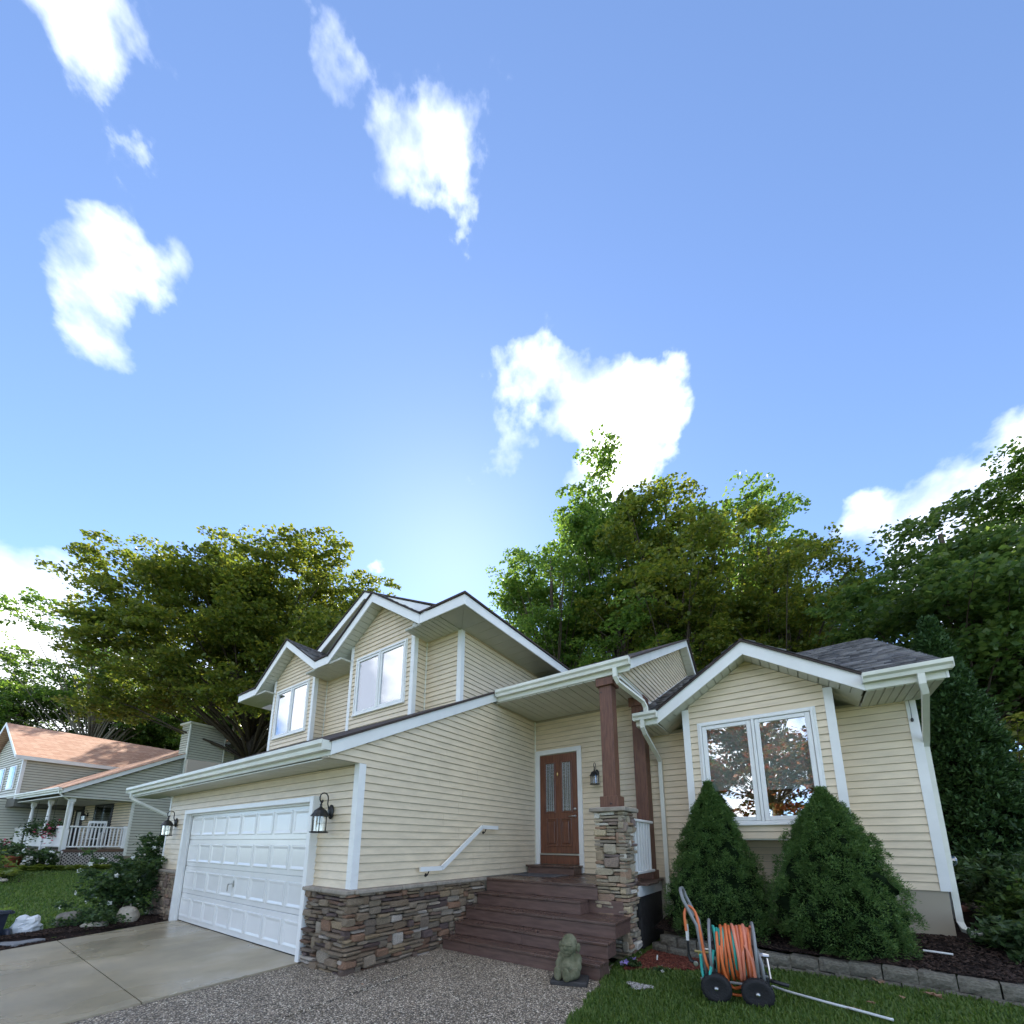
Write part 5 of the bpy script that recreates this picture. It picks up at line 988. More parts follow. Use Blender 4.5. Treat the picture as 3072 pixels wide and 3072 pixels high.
# boulders in the left bed
def boulder(name, u, v_, z, sc, mt, label, seed, rz=0):
    p = hit_ground(u, v_, z); me = bpy.data.meshes.new(name); g = G().ball((0, 0, 0), 1, 18, 12)
    g.v = [tuple(Vector(q)*(1+0.16*noise3(q, 1.7, seed)+0.06*noise3(q, 4, seed+2))) for q in g.v]; g.v = [(q[0]*sc[0], q[1]*sc[1], max(-0.5, q[2])*sc[2]) for q in g.v]
    o = g.done(name, mt, None, True); o.location = (p.x, p.y, p.z+sc[2]*0.35); o.rotation_euler = (0, 0, rz); return tag(o, label, 'boulder')
boulder('boulder', 208, 2772, 0.06, (0.22, 0.15, 0.17), 'boulder', 'dark grey boulder at the edge of the left mulch bed', 1, 0.6)
boulder('boulder', 380, 2764, 0.05, (0.21, 0.16, 0.19), 'boulder_pale', 'large pale rounded boulder beside the flowering shrub', 5, 0.3)
boulder('boulder', 275, 2781, 0.05, (0.17, 0.10, 0.06), 'boulder_pale', 'low flat pale stone in the left mulch bed', 9, 0.9)
boulder('boulder', 312, 2778, 0.05, (0.06, 0.06, 0.08), 'boulder', 'small brown stone between two pale boulders', 12, 0.2)
boulder('boulder', 238, 2770, 0.05, (0.16, 0.13, 0.08), 'boulder', 'grey sloping rock leaning on the dark boulder', 15, 1.0)
for k in range(11):
    rr = random.Random(k+200); u = 2868+rr.uniform(0, 150)*(k/10)**0.5+8; v_ = 2680+rr.uniform(0, 55); p = hit_ground(u, v_, 0.62)
    g = G().ball((0, 0, 0), 1, 10, 7); g.v = [tuple(Vector(q)*(1+0.2*noise3(q, 2, k))) for q in g.v]; s_ = rr.uniform(0.05, 0.09); g.v = [(q[0]*s_*1.4, q[1]*s_, max(-.6, q[2])*s_*0.8) for q in g.v]
    o = g.done('landscape_stone', 'pink_stone', None, True); o.location = (p.x, p.y, 0.60+rr.uniform(0, 0.06)); o.rotation_euler = (0, 0, rr.uniform(0, 3)); tag(o, 'pinkish landscape stone in the heap beyond the house corner', 'stone', 'pink landscape stones')
tag(G().add([(6.0, 4.7, 0.4), (9.5, 4.2, 0.3), (9.5, 9, 0.5), (6.0, 9, 0.55), (6.4, 5.4, 0.6), (8.5, 5.2, 0.55), (8.6, 7.5, 0.6), (6.5, 7.5, 0.62)], [(0, 1, 5, 4), (1, 2, 6, 5), (2, 3, 7, 6), (3, 0, 4, 7), (4, 5, 6, 7)]).done('side_bed', 'mulch'), kind='structure')
# meter on the side wall
um = root('utility_meter', 'grey utility meter and conduit on the house side beside the downspout', 'meter', (6.06, 4.75, 0.6)); 
G().tube([(0, 0, 0.0), (0, 0, 0.62)], 0.022, 8).done('conduit', 'utility', um); G().bev(-0.10, 0.04, -0.05, 0.12, 0.62, 0.82, 0.02).done('meter_box', 'utility', um); G().lathe([(0.07, 0.0), (0.07, 0.05), (0.05, 0.07)], (0.04, 0.03, 0.73), 14, 'x').done('dial', 'glass_far', um); G().bev(-0.11, 0.10, 0.15, 0.36, 0.10, 0.46, 0.03).done('regulator_box', 'utility', um)
cbk = root('sensor_pendant', 'small dark sensor hanging on the white corner board under the eave', 'sensor', (5.905, D-0.03, 3.16)); G().tube([(0, 0, 0.28), (0.005, -0.004, 0.15), (0.0, -0.006, 0.03)], 0.003, 5).done('cord', 'black_metal', cbk); G().ball((0, -0.008, 0), 0.02, 8, 6, (0.8, 0.6, 1.5)).done('sensor', 'black_metal', cbk, True)
# navy bin at the left edge
bp_ = hit_ground(38, 2812, 0.10)
bn = root('trash_cart', 'dark navy wheeled trash cart tipped beside the driveway bed', 'trash cart', (-6.42, -2.36, gz(bp_.x, bp_.y)), 0.3); bn.scale = (0.85, 0.85, 0.85)
G().prism([(-0.30, -0.25, 0.02), (0.22, -0.25, 0.02), (0.34, -0.25, 0.50), (-0.36, -0.25, 0.50)], (0, 0.50, 0)).done('body', 'navy_plastic', bn); G().bev(-0.40, 0.46, -0.29, 0.29, 0.505, 0.55, 0.015).done('lid', 'navy_plastic', bn); G().tube([(0.42, -0.27, 0.54), (0.50, -0.2, 0.57), (0.50, 0.2, 0.57), (0.42, 0.27, 0.54)], 0.02, 8).done('handle', 'navy_plastic', bn)
for y in (-0.28, 0.28): G().lathe([(0.06, -0.03), (0.11, -0.03), (0.115, 0), (0.11, 0.03), (0.06, 0.03)], (0.30, y, 0.11), 16, 'y').done('wheel', 'navy_plastic', bn, True)
pv = tag(G().bev(-0.25, 0.25, -0.2, 0.2, 0, 0.05, 0.01).done('paver', 'paver'), 'grey paver lying in mulch under the trash cart', 'paver'); q = hit_ground(52, 2810, 0.08); pv.location = (q.x, q.y, gz(q.x, q.y)+0.03); pv.rotation_euler = (0, 0, 0.5)
g = G().ball((0, 0, 0), 1, 16, 12); g.v = [tuple(Vector(q)*(1+0.35*noise3(q, 2.2, 4)+0.15*noise3(q, 5, 1))) for q in g.v]; g.v = [(q[0]*0.20, q[1]*0.16, max(-.7, q[2])*0.16) for q in g.v]
bg_ = tag(g.done('plastic_bag', 'bag', None, False), 'crumpled white plastic bag beside the navy trash cart', 'bag'); q = hit_ground(78, 2787, 0.08); bg_.location = (q.x, q.y, gz(q.x, q.y)+0.12)
# ------------------------------------------------------------------ vegetation builders
def leaf_arrays(P, size, r, droop=0.25, aspect=0.75, out=None, outw=0.0):
    n = len(P); d = r.normal(size=(n, 3))*np.array([1, 1, 0.55]); d[:, 2] -= droop
    if out is not None: d += out*outw
    d /= np.linalg.norm(d, axis=1)[:, None]; q = r.normal(size=(n, 3))*0.55+np.array([0, 0, 1.0]); w = np.cross(d, q); w /= np.linalg.norm(w, axis=1)[:, None]+1e-9; nn = np.cross(d, w)
    L_ = (size*r.uniform(0.65, 1.25, n))[:, None]*0.5; Wd = L_*aspect; k = r.uniform(-0.05, 0.25, n)[:, None]*L_
    V = np.stack([P-d*L_, P+w*Wd+nn*k-d*L_*0.1, P+d*L_, P-w*Wd+nn*k-d*L_*0.1], 1).reshape(-1, 3)
    b = np.arange(n)[:, None]*4; F = np.concatenate([b+np.array([[0, 1, 2]]), b+np.array([[0, 2, 3]])], 1).reshape(-1, 3)
    return V, F
def clump_crown(r, ncl, per, c, rad, sig=(0.45, 0.9), low=-0.9, lump=0.22, shell=0.45, shape=None, sub=9, spread=1.15):
    """ncl limbs, each carrying sub flattened leaf sprays of per leaves"""
    cl = []; ph = r.uniform(0, 6.28, 6)
    while len(cl) < ncl:
        d = r.normal(size=3); d /= np.linalg.norm(d)
        if d[2] < low: continue
        q = r.random()**shell; l = 1+lump*(math.sin(d[0]*4+ph[0])+math.sin(d[1]*5+ph[1])+math.sin(d[2]*6+ph[2]))/2+r.uniform(-.06, .06)
        cl.append(d*q*l*np.array(rad)+np.array(c))
    cl = np.array(cl); o = r.normal(size=(ncl*sub, 3)); o /= np.linalg.norm(o, axis=1)[:, None]; o *= (r.random(ncl*sub)**0.5*spread)[:, None]*np.array([1, 1, 0.75])
    sc_ = np.repeat(cl, sub, 0)+o; n = ncl*sub*per; sg = np.repeat(r.uniform(*sig, ncl*sub), per); a = r.uniform(0, 6.28, n); q = np.sqrt(r.random(n))*sg
    til = np.repeat(r.normal(size=(ncl*sub, 2))*0.35, per, 0); x, y = q*np.cos(a), q*np.sin(a); P = np.repeat(sc_, per, 0)+np.stack([x, y, til[:, 0]*x+til[:, 1]*y-0.35*q*q/sg+r.normal(size=n)*0.07*sg*2], 1)
    return np.concatenate([cl, sc_[::5]]), P
def trunk_mesh(r, base, h, rad, cl, nl=22, lean=(0, 0), forks=1):
    g = G(); pts = [(0, 0, -0.3)]; n = 7
    for i in range(1, n+1): t_ = i/n; pts.append((lean[0]*t_+0.12*math.sin(t_*5+r.uniform(0, 1)), lean[1]*t_+0.10*math.cos(t_*4), h*t_))
    g.tube(pts, rad, 9, taper=[rad*(1.35 if i == 0 else 1-0.72*i/n) for i in range(n+1)])
    for q in cl[r.choice(len(cl), min(nl, len(cl)), replace=False)]:
        t_ = min(0.95, max(0.35, (q[2]*0.62)/h*r.uniform(0.7, 1.0))); k = t_*n; i = int(k); a = Vector(pts[i])*(1-(k-i))+Vector(pts[min(n, i+1)])*(k-i); b = Vector(q); mid = (a+b)/2+Vector((r.uniform(-.3, .3), r.uniform(-.3, .3), r.uniform(0.0, 0.7)))
        m1 = (a*0.55+mid*0.45)+Vector((0, 0, 0.15)); rr = rad*0.30*(1-0.5*t_); g.tube([a, m1, mid, (mid+b)/2+Vector((0, 0, 0.15)), b], rr, 5, taper=[rr, rr*0.8, rr*0.55, rr*0.32, rr*0.12])
    return g
PROTO = {}
def proto_tree(key, seed, ncl, per, h, rad, cz, size, leafm, barkm='bark', sig=(0.45, 0.9), trunk_r=0.22, shape=None, nl=22, low=-0.9, lump=0.22, shell=0.45, sub=9, spread=1.15):
    r = np.random.default_rng(seed); cl, P = clump_crown(r, ncl, per, (0, 0, cz), rad, sig, low, lump, shell, shape, sub, spread); P = P[P[:, 2] > 0.8]
    V, F = leaf_arrays(P, size, r); g = trunk_mesh(r, None, h*0.86, trunk_r, cl, nl)
    PROTO[key] = (V, F, leafm, g, barkm, {})
def plant_tree(key, name, loc, label, sc=1.0, rz=0.0, group=None, cat='tree', sxy=None):
    V, F, lm, g, bm_, cache = PROTO[key]; r = root(name, label, cat, loc, rz, group); r.scale = (sxy or sc, sxy or sc, sc)
    if 'c' not in cache: cache['c'] = bigmesh('crown', V, F, lm, r); cache['t'] = g.done('trunk', bm_, r, True)
    else:
        for k in ('t', 'c'): o = cache[k].copy(); COL.objects.link(o); o.parent = r
    return r
# near left maple
proto_tree('maple', 21, 190, 95, 16.5, (6.7, 6.4, 5.2), 10.6, 0.17, 'maple', 'bark', (0.40, 0.75), 0.30, nl=110, low=-0.8, lump=0.12, shell=0.40, sub=10, spread=1.3)
plant_tree('maple', 'maple_tree', (-17.6, 5.6, 0.45), 'big spreading maple with yellowing leaves between the two houses', 1.0, 0.6)
# trees behind the house
proto_tree('tall', 31, 70, 85, 22, (3.7, 3.7, 7.8), 12.8, 0.18, 'green_tree', 'bark', (0.40, 0.75), 0.26, nl=90, low=-1, lump=0.30, shell=0.5, sub=9, spread=1.2)
proto_tree('lacy', 37, 52, 75, 20, (3.6, 3.6, 7.0), 12.2, 0.18, 'maple', 'bark', (0.40, 0.75), 0.22, nl=80, low=-1, lump=0.34, shell=0.55, sub=9, spread=1.25)
proto_tree('dark', 41, 72, 95, 14, (3.9, 3.9, 5.2), 8.0, 0.18, 'dark_tree', 'bark', (0.45, 0.8), 0.24, nl=70, low=-1, lump=0.25, sub=9, spread=1.2)
proto_tree('feather', 43, 44, 60, 18, (4.5, 4.5, 5.6), 12.5, 0.19, 'green_tree', 'bark_pale', (0.35, 0.65), 0.24, nl=90, low=-0.8, lump=0.4, shell=0.6, sub=8, spread=1.2)
BT = 'woodland trees behind the house'
for key, loc, sc, rz, lb_ in (
    ('tall', (-6.2, 16.5, 0.4), 0.98, 0.2, 'tall dark green tree rising behind the porch ridge beside the upper storey'),
    ('tall', (-2.6, 17.5, 0.4), 1.05, 2.1, 'tallest green tree behind the porch roof'),
    ('lacy', (0.6, 16.0, 0.4), 1.06, 1.0, 'lacy yellow green tree behind the porch gable end'),
    ('tall', (2.6, 21.0, 0.4), 1.0, 4.0, 'tall green tree set back behind the bay gable'),
    ('lacy', (4.6, 17.0, 0.4), 0.84, 3.0, 'sunlit yellow green tree behind the bay gable peak'),
    ('lacy', (7.4, 20.5, 0.4), 0.58, 5.0, 'thin yellow green tree beyond the wing roof ridge'),
    ('dark', (9.4, 15.2, 0.4), 0.95, 1.3, 'dense dark tree behind the arborvitae'),
    ('tall', (12.2, 15.5, 0.4), 0.66, 2.6, 'broad green tree beyond the dark tree by the arborvitae'),
    ('dark', (13.5, 21, 0.4), 1.05, 0.4, 'dark tree at the wood edge beyond the broad green tree'),
    ('tall', (-9.5, 24, 0.4), 0.85, 3.3, 'green tree deep in the wood behind the upper storey'),
    ('dark', (-1.0, 27, 0.4), 1.35, 2.2, 'dark tree deep in the wood behind the porch'),
    ('dark', (5.0, 27, 0.4), 1.25, 4.4, 'dark tree deep in the wood behind the bay'),
    ('dark', (-40, -1, 0.5), 1.05, 0.5, 'dark tree behind the far end of the neighbour roof'),
    ('feather', (-35, 2.5, 0.5), 1.05, 1.5, 'sparse feathery tree with pale trunk above the salmon roof'),
    ('dark', (-39, 6.5, 0.5), 1.2, 2.5, 'dark tree behind the neighbour ridge'),
    ('feather', (-33, 9.5, 0.5), 0.85, 3.2, 'pale trunked tree among dark trees behind the neighbour house'),
    ('dark', (-34, 14, 0.5), 1.2, 4.0, 'dark tree beyond the neighbour chimney'),
    ('dark', (-26.5, 15, 0.5), 1.0, 5.2, 'dark tree behind the maple trunk'),
    ('tall', (-19.5, 16, 0.5), 0.62, 0.9, 'green tree between the maple and the upper storey'),
    ('dark', (-46, 12, 0.5), 1.25, 1.1, 'dark tree farthest behind the neighbour house')):
    plant_tree(key, 'woodland_tree', loc, lb_, sc, rz, BT)
proto_tree('red', 47, 34, 50, 11, (3.8, 3.8, 3.6), 6.4, 0.24, 'red_tree', 'bark_pale', (0.4, 0.75), 0.18, nl=60, sub=8, spread=1.2)
plant_tree('red', 'red_maple', (3.4, -15.0, -0.1), 'red leaved maple across the front yard mirrored in the bay window', 1.0, 0.3)
plant_tree('red', 'red_maple', (8.8, -13.0, -0.1), 'second red maple beside the front yard mirrored in the bay window', 0.85, 2.3)
plant_tree('dark', 'street_tree', (-3.5, -27, -0.1), 'dark tree across the street mirrored in the bay window', 0.8, 2.0)
plant_tree('tall', 'street_tree', (14, -26, -0.1), 'green tree across the street mirrored in the bay window', 0.55, 1.0)
# arborvitae: dense pointed column
def tuft_plant(name, label, cat, loc, h, prof, n, size, leafm, seed, bumps=(6, 0.12), core='spruce', up=0.5, aspect=0.35, corem=None, jit=0.06, group=None, tuft=70, tsize=0.10):
    r = np.random.default_rng(seed); rt = root(name, label, cat, loc, 0, group)
    ph = r.uniform(0, 6.28, 8)
    ntf = max(60, n//tuft); tc = r.random(ntf)**0.8; ac = r.uniform(0, 2*math.pi, ntf)
    def R_(t, a): return prof(t)*(1+bumps[1]*(np.sin(a*bumps[0]+ph[0]+t*7)*np.sin(t*19+ph[1]+a*2)+0.7*np.sin(a*(bumps[0]*2.3)+ph[2]-t*11)*np.sin(t*31+ph[3])+0.45*np.sin(a*17+t*41+ph[4])))
    rc_ = R_(tc, ac)*(1-np.abs(r.normal(size=ntf))*jit*1.3); C0 = np.stack([rc_*np.cos(ac), rc_*np.sin(ac), tc*h*0.985], 1); o0 = np.stack([np.cos(ac), np.sin(ac), np.full(ntf, up)], 1); o0 /= np.linalg.norm(o0, axis=1)[:, None]
    tr = r.uniform(0.6, 1.35, ntf)*tsize*(1-0.45*tc); e = r.normal(size=(ntf*tuft, 3)); e /= np.linalg.norm(e, axis=1)[:, None]; oo = np.repeat(o0, tuft, 0); e = np.where(((e*oo).sum(1) < -0.15)[:, None], -e, e)
    P = np.repeat(C0-o0*tsize*0.55, tuft, 0)+e*(np.repeat(tr, tuft)*r.random(ntf*tuft)**0.4)[:, None]; P[:, 2] = np.maximum(P[:, 2], 0.02); out = e*0.8+oo*0.5
    V, F = leaf_arrays(P, size, r, 0, aspect, out, 1.6); bigmesh('foliage', V, F, MATS[leafm].name, rt)
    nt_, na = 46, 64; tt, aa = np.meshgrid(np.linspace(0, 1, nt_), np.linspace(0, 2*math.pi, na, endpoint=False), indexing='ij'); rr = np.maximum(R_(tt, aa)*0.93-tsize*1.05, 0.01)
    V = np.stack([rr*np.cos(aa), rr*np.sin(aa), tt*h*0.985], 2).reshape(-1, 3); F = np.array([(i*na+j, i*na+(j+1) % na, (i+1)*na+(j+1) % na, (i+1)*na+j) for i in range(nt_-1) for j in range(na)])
    bigmesh('inner_shade_mass', V, F, 'foliage_shade_core', rt)  # near-black solid inside, its colour stands in for shade in the hollows
    G().tube([(0, 0, -0.1), (0, 0, h*0.5)], 0.05, 7).done('trunk', 'bark', rt); return rt
def cone(R0, p=0.8, b=0.06): return lambda t: R0*np.power(np.clip(1-t, 0, 1), p)*(0.86+0.14*np.clip(t/b, 0, 1))+0.01
sp1 = lambda t: 0.74*np.power(np.clip(1-np.power(t, 1.25), 0, 1), 0.78)*(0.86+0.14*np.clip(t/0.2, 0, 1))*(1-0.15*np.exp(-t/0.05))+0.015*(1-t)
sp2 = lambda t: 0.69*np.power(np.clip(1-np.power(t, 1.9), 0, 1), 0.80)*(0.84+0.16*np.clip(t/0.22, 0, 1))*(1-0.15*np.exp(-t/0.05))+0.015*(1-t)
tuft_plant('dwarf_spruce', 'pointed dwarf spruce growing against the bay behind the reel cart', 'shrub', (3.47, 3.52, 0.31), 2.16, sp1, 90000, 0.036, 'spruce', 51, (7, 0.15), aspect=0.26, tuft=62, tsize=0.10)
tuft_plant('dwarf_spruce', 'round topped dwarf spruce beside the wing wall above the block wall', 'shrub', (4.80, 3.36, 0.33), 1.93, sp2, 100000, 0.036, 'spruce', 53, (8, 0.15), aspect=0.26, tuft=62, tsize=0.10)
tuft_plant('arborvitae', 'tall narrow arborvitae at the house corner', 'tree', (7.0, 7.6, 0.5), 5.5, lambda t: 1.02*np.power(np.clip(1-t, 0, 1), 0.75)*(0.75+0.25*np.clip(t/0.15, 0, 1))+0.02, 90000, 0.10, 'cedar_leaf', 57, (5, 0.10), up=1.3, aspect=0.4, tuft=60, tsize=0.22)
def shrub(name, label, loc, rad, n, size, leafm, seed, ncl=60, flowers=0, fm='petal_white', fsize=0.09, cat='shrub', stems=8, sig=(0.08, 0.2), group=None, flat=1.0, asp=0.7, fpos=None):
    r = np.random.default_rng(seed); rt = root(name, label, cat, loc, 0, group); cl, P = clump_crown(r, ncl, max(1, n//ncl//3), (0, 0, rad[2]), rad, sig, -0.95, 0.25, 0.5, None, 3, min(rad)*0.22); P = P[P[:, 2] > 0.02]
    V, F = leaf_arrays(P, size, r, 0.1, asp); bigmesh('foliage', V, F, leafm, rt)
    g = G()
    for q in cl[:stems]: g.tube([(0.04*q[0], 0.04*q[1], -0.05), (q[0]*0.35, q[1]*0.35, q[2]*0.5), tuple(q)], 0.012, 5, taper=[0.016, 0.010, 0.004])
    g.done('stems', 'bark', rt)
    if flowers:
        idx = r.choice(len(P), flowers*3, replace=False); Q = P[idx]; Q = Q[np.argsort(-np.linalg.norm((Q-np.array((0, 0, rad[2])))/np.array(rad), axis=1))][:flowers]
        for q in Q:
            fl = G(); n5 = 5; d = Vector((r.normal(), r.normal()-0.6, r.normal()*0.5+0.3)).normalized(); u = d.orthogonal().normalized(); w = d.cross(u); c = Vector(q)+d*0.05; vs = [c]; fs = []
            for k in range(10): a = 2*math.pi*k/10; rr = fsize*0.5*(1.0 if k % 2 == 0 else 0.62); vs.append(c+u*rr*math.cos(a)+w*rr*math.sin(a)+d*(0.22*fsize))
            for k in range(10): fs.append((0, 1+k, 1+(k+1) % 10))
            mesh('flower', vs, fs, fm, rt)
    return rt
shrub('flowering_shrub', 'leafy shrub with white flowers beside the garage stone', (-6.75, -0.62, 0.08), (0.62, 0.62, 0.62), 3800, 0.085, 'bush', 61, 70, 20, 'petal_white', 0.10)
shrub('flowering_shrub', 'tall dark upright shrub with white blooms against the garage corner', (-7.55, 0.15, 0.1), (0.52, 0.52, 0.95), 3400, 0.09, 'bush', 62, 60, 7, 'petal_white', 0.10)
shrub('ground_cover', 'low blue green ground cover behind the pale boulder', (-6.15, -1.05, 0.06), (0.62, 0.40, 0.14), 2200, 0.06, 'bush', 63, 40, 0, stems=4)
shrub('sunlit_shrub', 'bright yellow green variegated shrub beyond the arborvitae', (8.05, 9.3, 0.5), (1.15, 1.15, 1.6), 7000, 0.14, 'yellow_green', 65, 110, 30, 'petal_white', 0.16, sig=(0.15, 0.32))
shrub('dark_shrub', 'dark butterfly bush with violet blooms at the house corner', (6.82, 5.35, 0.5), (0.55, 0.55, 0.52), 6500, 0.10, 'bush', 66, 90, 7, 'petal_violet', 0.09, asp=0.4)
shrub('dark_shrub', 'low dark leafy plant spilling over mulch by the downspout', (6.42, 3.85, 0.36), (0.42, 0.42, 0.2), 3600, 0.10, 'bush', 67, 60, 0, asp=0.4)
shrub('dark_shrub', 'dark shrub between the utility meter and the low leafy plant', (6.75, 4.55, 0.42), (0.42, 0.4, 0.36), 4500, 0.10, 'dark_tree', 68, 70, 0, asp=0.45)
pp = gpt(1862, 2884, 0.0); shrub('petunia', 'violet petunia in the red mulch beside the bottom step', (2.66, 2.18, 0.04), (0.10, 0.10, 0.06), 700, 0.035, 'bush', 69, 20, 4, 'petal_violet', 0.07, 'flower', 4, (0.02, 0.05))
shrub('petunia', 'small pale flower in red mulch by the lawn edge', (3.0, 2.18, 0.05), (0.10, 0.08, 0.03), 400, 0.03, 'bush', 70, 14, 1, 'petal_white', 0.05, 'flower', 3, (0.02, 0.04))
# ------------------------------------------------------------------ grass blades
def blades(name, n, sampler, h, seed, label, wd=0.006):
    r = np.random.default_rng(seed); XY = sampler(r, n); n = len(XY); Z = np.array([gz(x, y) for x, y in XY]); B = np.column_stack([XY, Z-0.004]); a = r.uniform(0, 6.28, n); le = r.uniform(0.1, 0.75, n); H = h*r.uniform(0.5, 1.25, n)
    d = np.stack([np.cos(a), np.sin(a), np.zeros(n)], 1); w = np.stack([-np.sin(a), np.cos(a), np.zeros(n)], 1)*(wd*r.uniform(0.6, 1.3, n))[:, None]
    m_ = B+d*(H*le*0.35)[:, None]; m_[:, 2] += H*0.6; t_ = B+d*(H*le)[:, None]; t_[:, 2] += H*(1-0.35*le)
    V = np.stack([B-w, B+w, m_+w*0.7, m_-w*0.7, t_], 1).reshape(-1, 3); b = np.arange(n)[:, None]*5; F = np.concatenate([b+np.array([[0, 1, 2]]), b+np.array([[0, 2, 3]]), b+np.array([[3, 2, 4]])], 1).reshape(-1, 3)
    return tag(bigmesh(name, V, F, 'grass'), label, 'grass', kind='stuff')
def right_lawn(r, n):
    x = r.uniform(2.45, 7.2, n); y = r.uniform(-0.6, 3.1, n)
    yl = np.interp(x, [q[0] for q in RW], [q[1] for q in RW])-0.07; red0 = 2.02+0.75*(x-2.62)/1.2+0.10*np.sin(x*9); edge = 2.80-0.1625*np.clip(y, -5, 2.3)+0.03*np.sin(y*11)+0.02*np.sin(y*29)
    ok = (y < yl) & (x > edge) & ~((x < 3.75) & (y > red0) & (x > 2.55)) & ((np.hypot(x-gp0.x, y-gp0.y) > 0.11) | (r.random(n) < 0.25)); return np.column_stack([x, y])[ok]
blades('grass_blades', 95000, right_lawn, 0.055, 81, 'lawn grass below the block wall around the reel cart')
def left_lawn(r, n):
    x = -5.8-r.random(n)**0.8*13; y = r.uniform(-9, 3.5, n); t_ = (0.15-y)/3.2; xr_ = np.where(y < -0.1, -5.62+0.33*np.clip(-y-0.1, 0, 3.1), -5.62)-np.where(t_ < 1.05, 1.15+0.5*t_, 0.05)
    ok = (x < xr_) & ~((x > -8.2) & (y > -0.2)); return np.column_stack([x, y])[ok]
blades('grass_blades', 90000, left_lawn, 0.07, 82, 'lawn grass between the driveway and the neighbour house', 0.012)
# ------------------------------------------------------------------ neighbour house
NH = root('neighbor_house', 'grey green sided neighbour house with salmon shingle roof and railed porch', 'house', (-18.0, 0.0, 0.5), 0.118)
def nprism(name, poly, d, mt, parent=NH): return G().prism(poly, d).done(name, mt, parent)
NZ = -0.5   # local z = world z - 0.5
def nz(z): return z+NZ
ns_ = lambda y: nz(3.50)+0.56*(y+0.36)     # roof top along local y
# side wall facing our house
nwall = nprism('wall', [(0, 1.78, nz(0.2)), (0, 9.0, nz(0.2)), (0, 9.0, nz(3.2)), (0, 5.4, ns_(5.4)-0.2), (0, 1.78, ns_(1.78)-0.2)], (-0.15, 0, 0), 'grey_core')
nprism('wall', [(0, -0.30, nz(3.12)), (0, 1.78, nz(3.12)), (0, 1.78, ns_(1.78)-0.2), (0, -0.30, ns_(-0.30)-0.2)], (-0.1, 0, 0), 'grey_core')
siding(nwall, (0.0, 0, 0), (0, 1, 0), (1, 0, 0), [[(1.80, nz(0.95)), (5.4, nz(0.95)), (5.4, ns_(5.4)-0.24), (1.80, ns_(1.80)-0.24)]], mt='siding_grey', z0=nz(0.95), join='siding_strip', c=0.115, t0=0.03, gap=0.02)
siding(nwall, (0.0, 0, 0), (0, 1, 0), (1, 0, 0), [[(-0.28, nz(3.14)), (1.80, nz(3.14)), (1.80, ns_(1.80)-0.24), (-0.28, ns_(-0.28)-0.24)]], mt='siding_grey', z0=nz(3.14), join='siding_strip', c=0.115, t0=0.03, gap=0.02)
G().bev(-0.02, 0.025, 1.74, 1.84, nz(0.95), nz(3.14), 0.005).done('corner_board', 'vinyl', nwall)
G().box(-0.12, 0.005, 1.78, 9, nz(0.2), nz(0.95)).done('foundation', 'foundation', NH)
# porch back wall and garage side wall
nb2 = G().box(-6.3, -0.01, 1.75, 1.85, nz(0.3), nz(3.3)).done('wall', 'grey_core', NH)
siding(nb2, (0, 1.75, 0), (1, 0, 0), (0, -1, 0), [[(-6.2, nz(1.24)), (-0.05, nz(1.24)), (-0.05, nz(3.3)), (-6.2, nz(3.3))]], mt='siding', z0=nz(1.24), join='siding_strip', c=0.115, t0=0.03, gap=0.02)
ng = G().box(-6.45, -6.3, -7, 2.0, nz(0.2), nz(3.4)).box(-12, -6.45, -7, 6, nz(0.2), nz(3.4)).done('wall', 'grey_core', NH)
siding(ng, (-6.3, 0, 0), (0, 1, 0), (1, 0, 0), [[(-6.9, nz(0.6)), (1.7, nz(0.6)), (1.7, nz(3.35)), (-6.9, nz(3.35))]], mt='siding_grey', z0=nz(0.6), join='siding_strip', c=0.115, t0=0.03, gap=0.02)
# patio door, entry door
pd_ = part('patio_door', NH); G().bev(-3.7, -1.7, 1.70, 1.745, nz(1.26), nz(3.16), 0.01).done('frame', 'plastic_black', pd_)
for a, b in ((-3.6, -2.72), (-2.66, -1.8)): G().box(a, b, 1.685, 1.699, nz(1.34), nz(3.08)).done('pane', 'glass_far', pd_); G().box(a, b, 1.6995, 1.7, nz(1.34), nz(3.08)).done('backing', 'dark_room', pd_)
ed = part('entry_door', NH); G().bev(-5.9, -4.95, 1.70, 1.745, nz(1.26), nz(3.2), 0.01).done('door_leaf', 'plastic_black', ed); G().bev(-5.6, -5.2, 1.68, 1.70, nz(2.2), nz(2.9), 0.01).done('light_frame', 'trim', ed)
# porch floor, posts, rails
G().bev(-6.3, 0.02, -0.02, 1.74, nz(1.12), nz(1.23), 0.01).done('porch_floor', 'deck', NH)
def nturned(x, y):
    p = part('porch_post', NH); prof = [(0.062, nz(1.95)), (0.075, nz(1.98)), (0.05, nz(2.02)), (0.066, nz(2.2)), (0.058, nz(2.7)), (0.045, nz(2.92)), (0.072, nz(2.96)), (0.06, nz(3.0))]
    G().lathe(prof, (x, y, 0), 10).done('turned_shaft', 'trim', p, True); G().bev(x-0.062, x+0.062, y-0.062, y+0.062, nz(1.2), nz(1.96), 0.006).done('post_base', 'trim', p); G().bev(x-0.075, x+0.075, y-0.075, y+0.075, nz(3.0), nz(3.2), 0.01).done('post_head', 'trim', p)
for x in (0.0-0.06, -2.4, -4.5): nturned(x, 0.0)
rl2 = part('side_railing', NH); G().bev(-0.11, -0.01, 0.06, 1.70, nz(2.05), nz(2.11), 0.01).done('top_rail', 'trim', rl2); G().bev(-0.10, -0.02, 0.06, 1.70, nz(1.30), nz(1.36), 0.01).done('bottom_rail', 'trim', rl2)
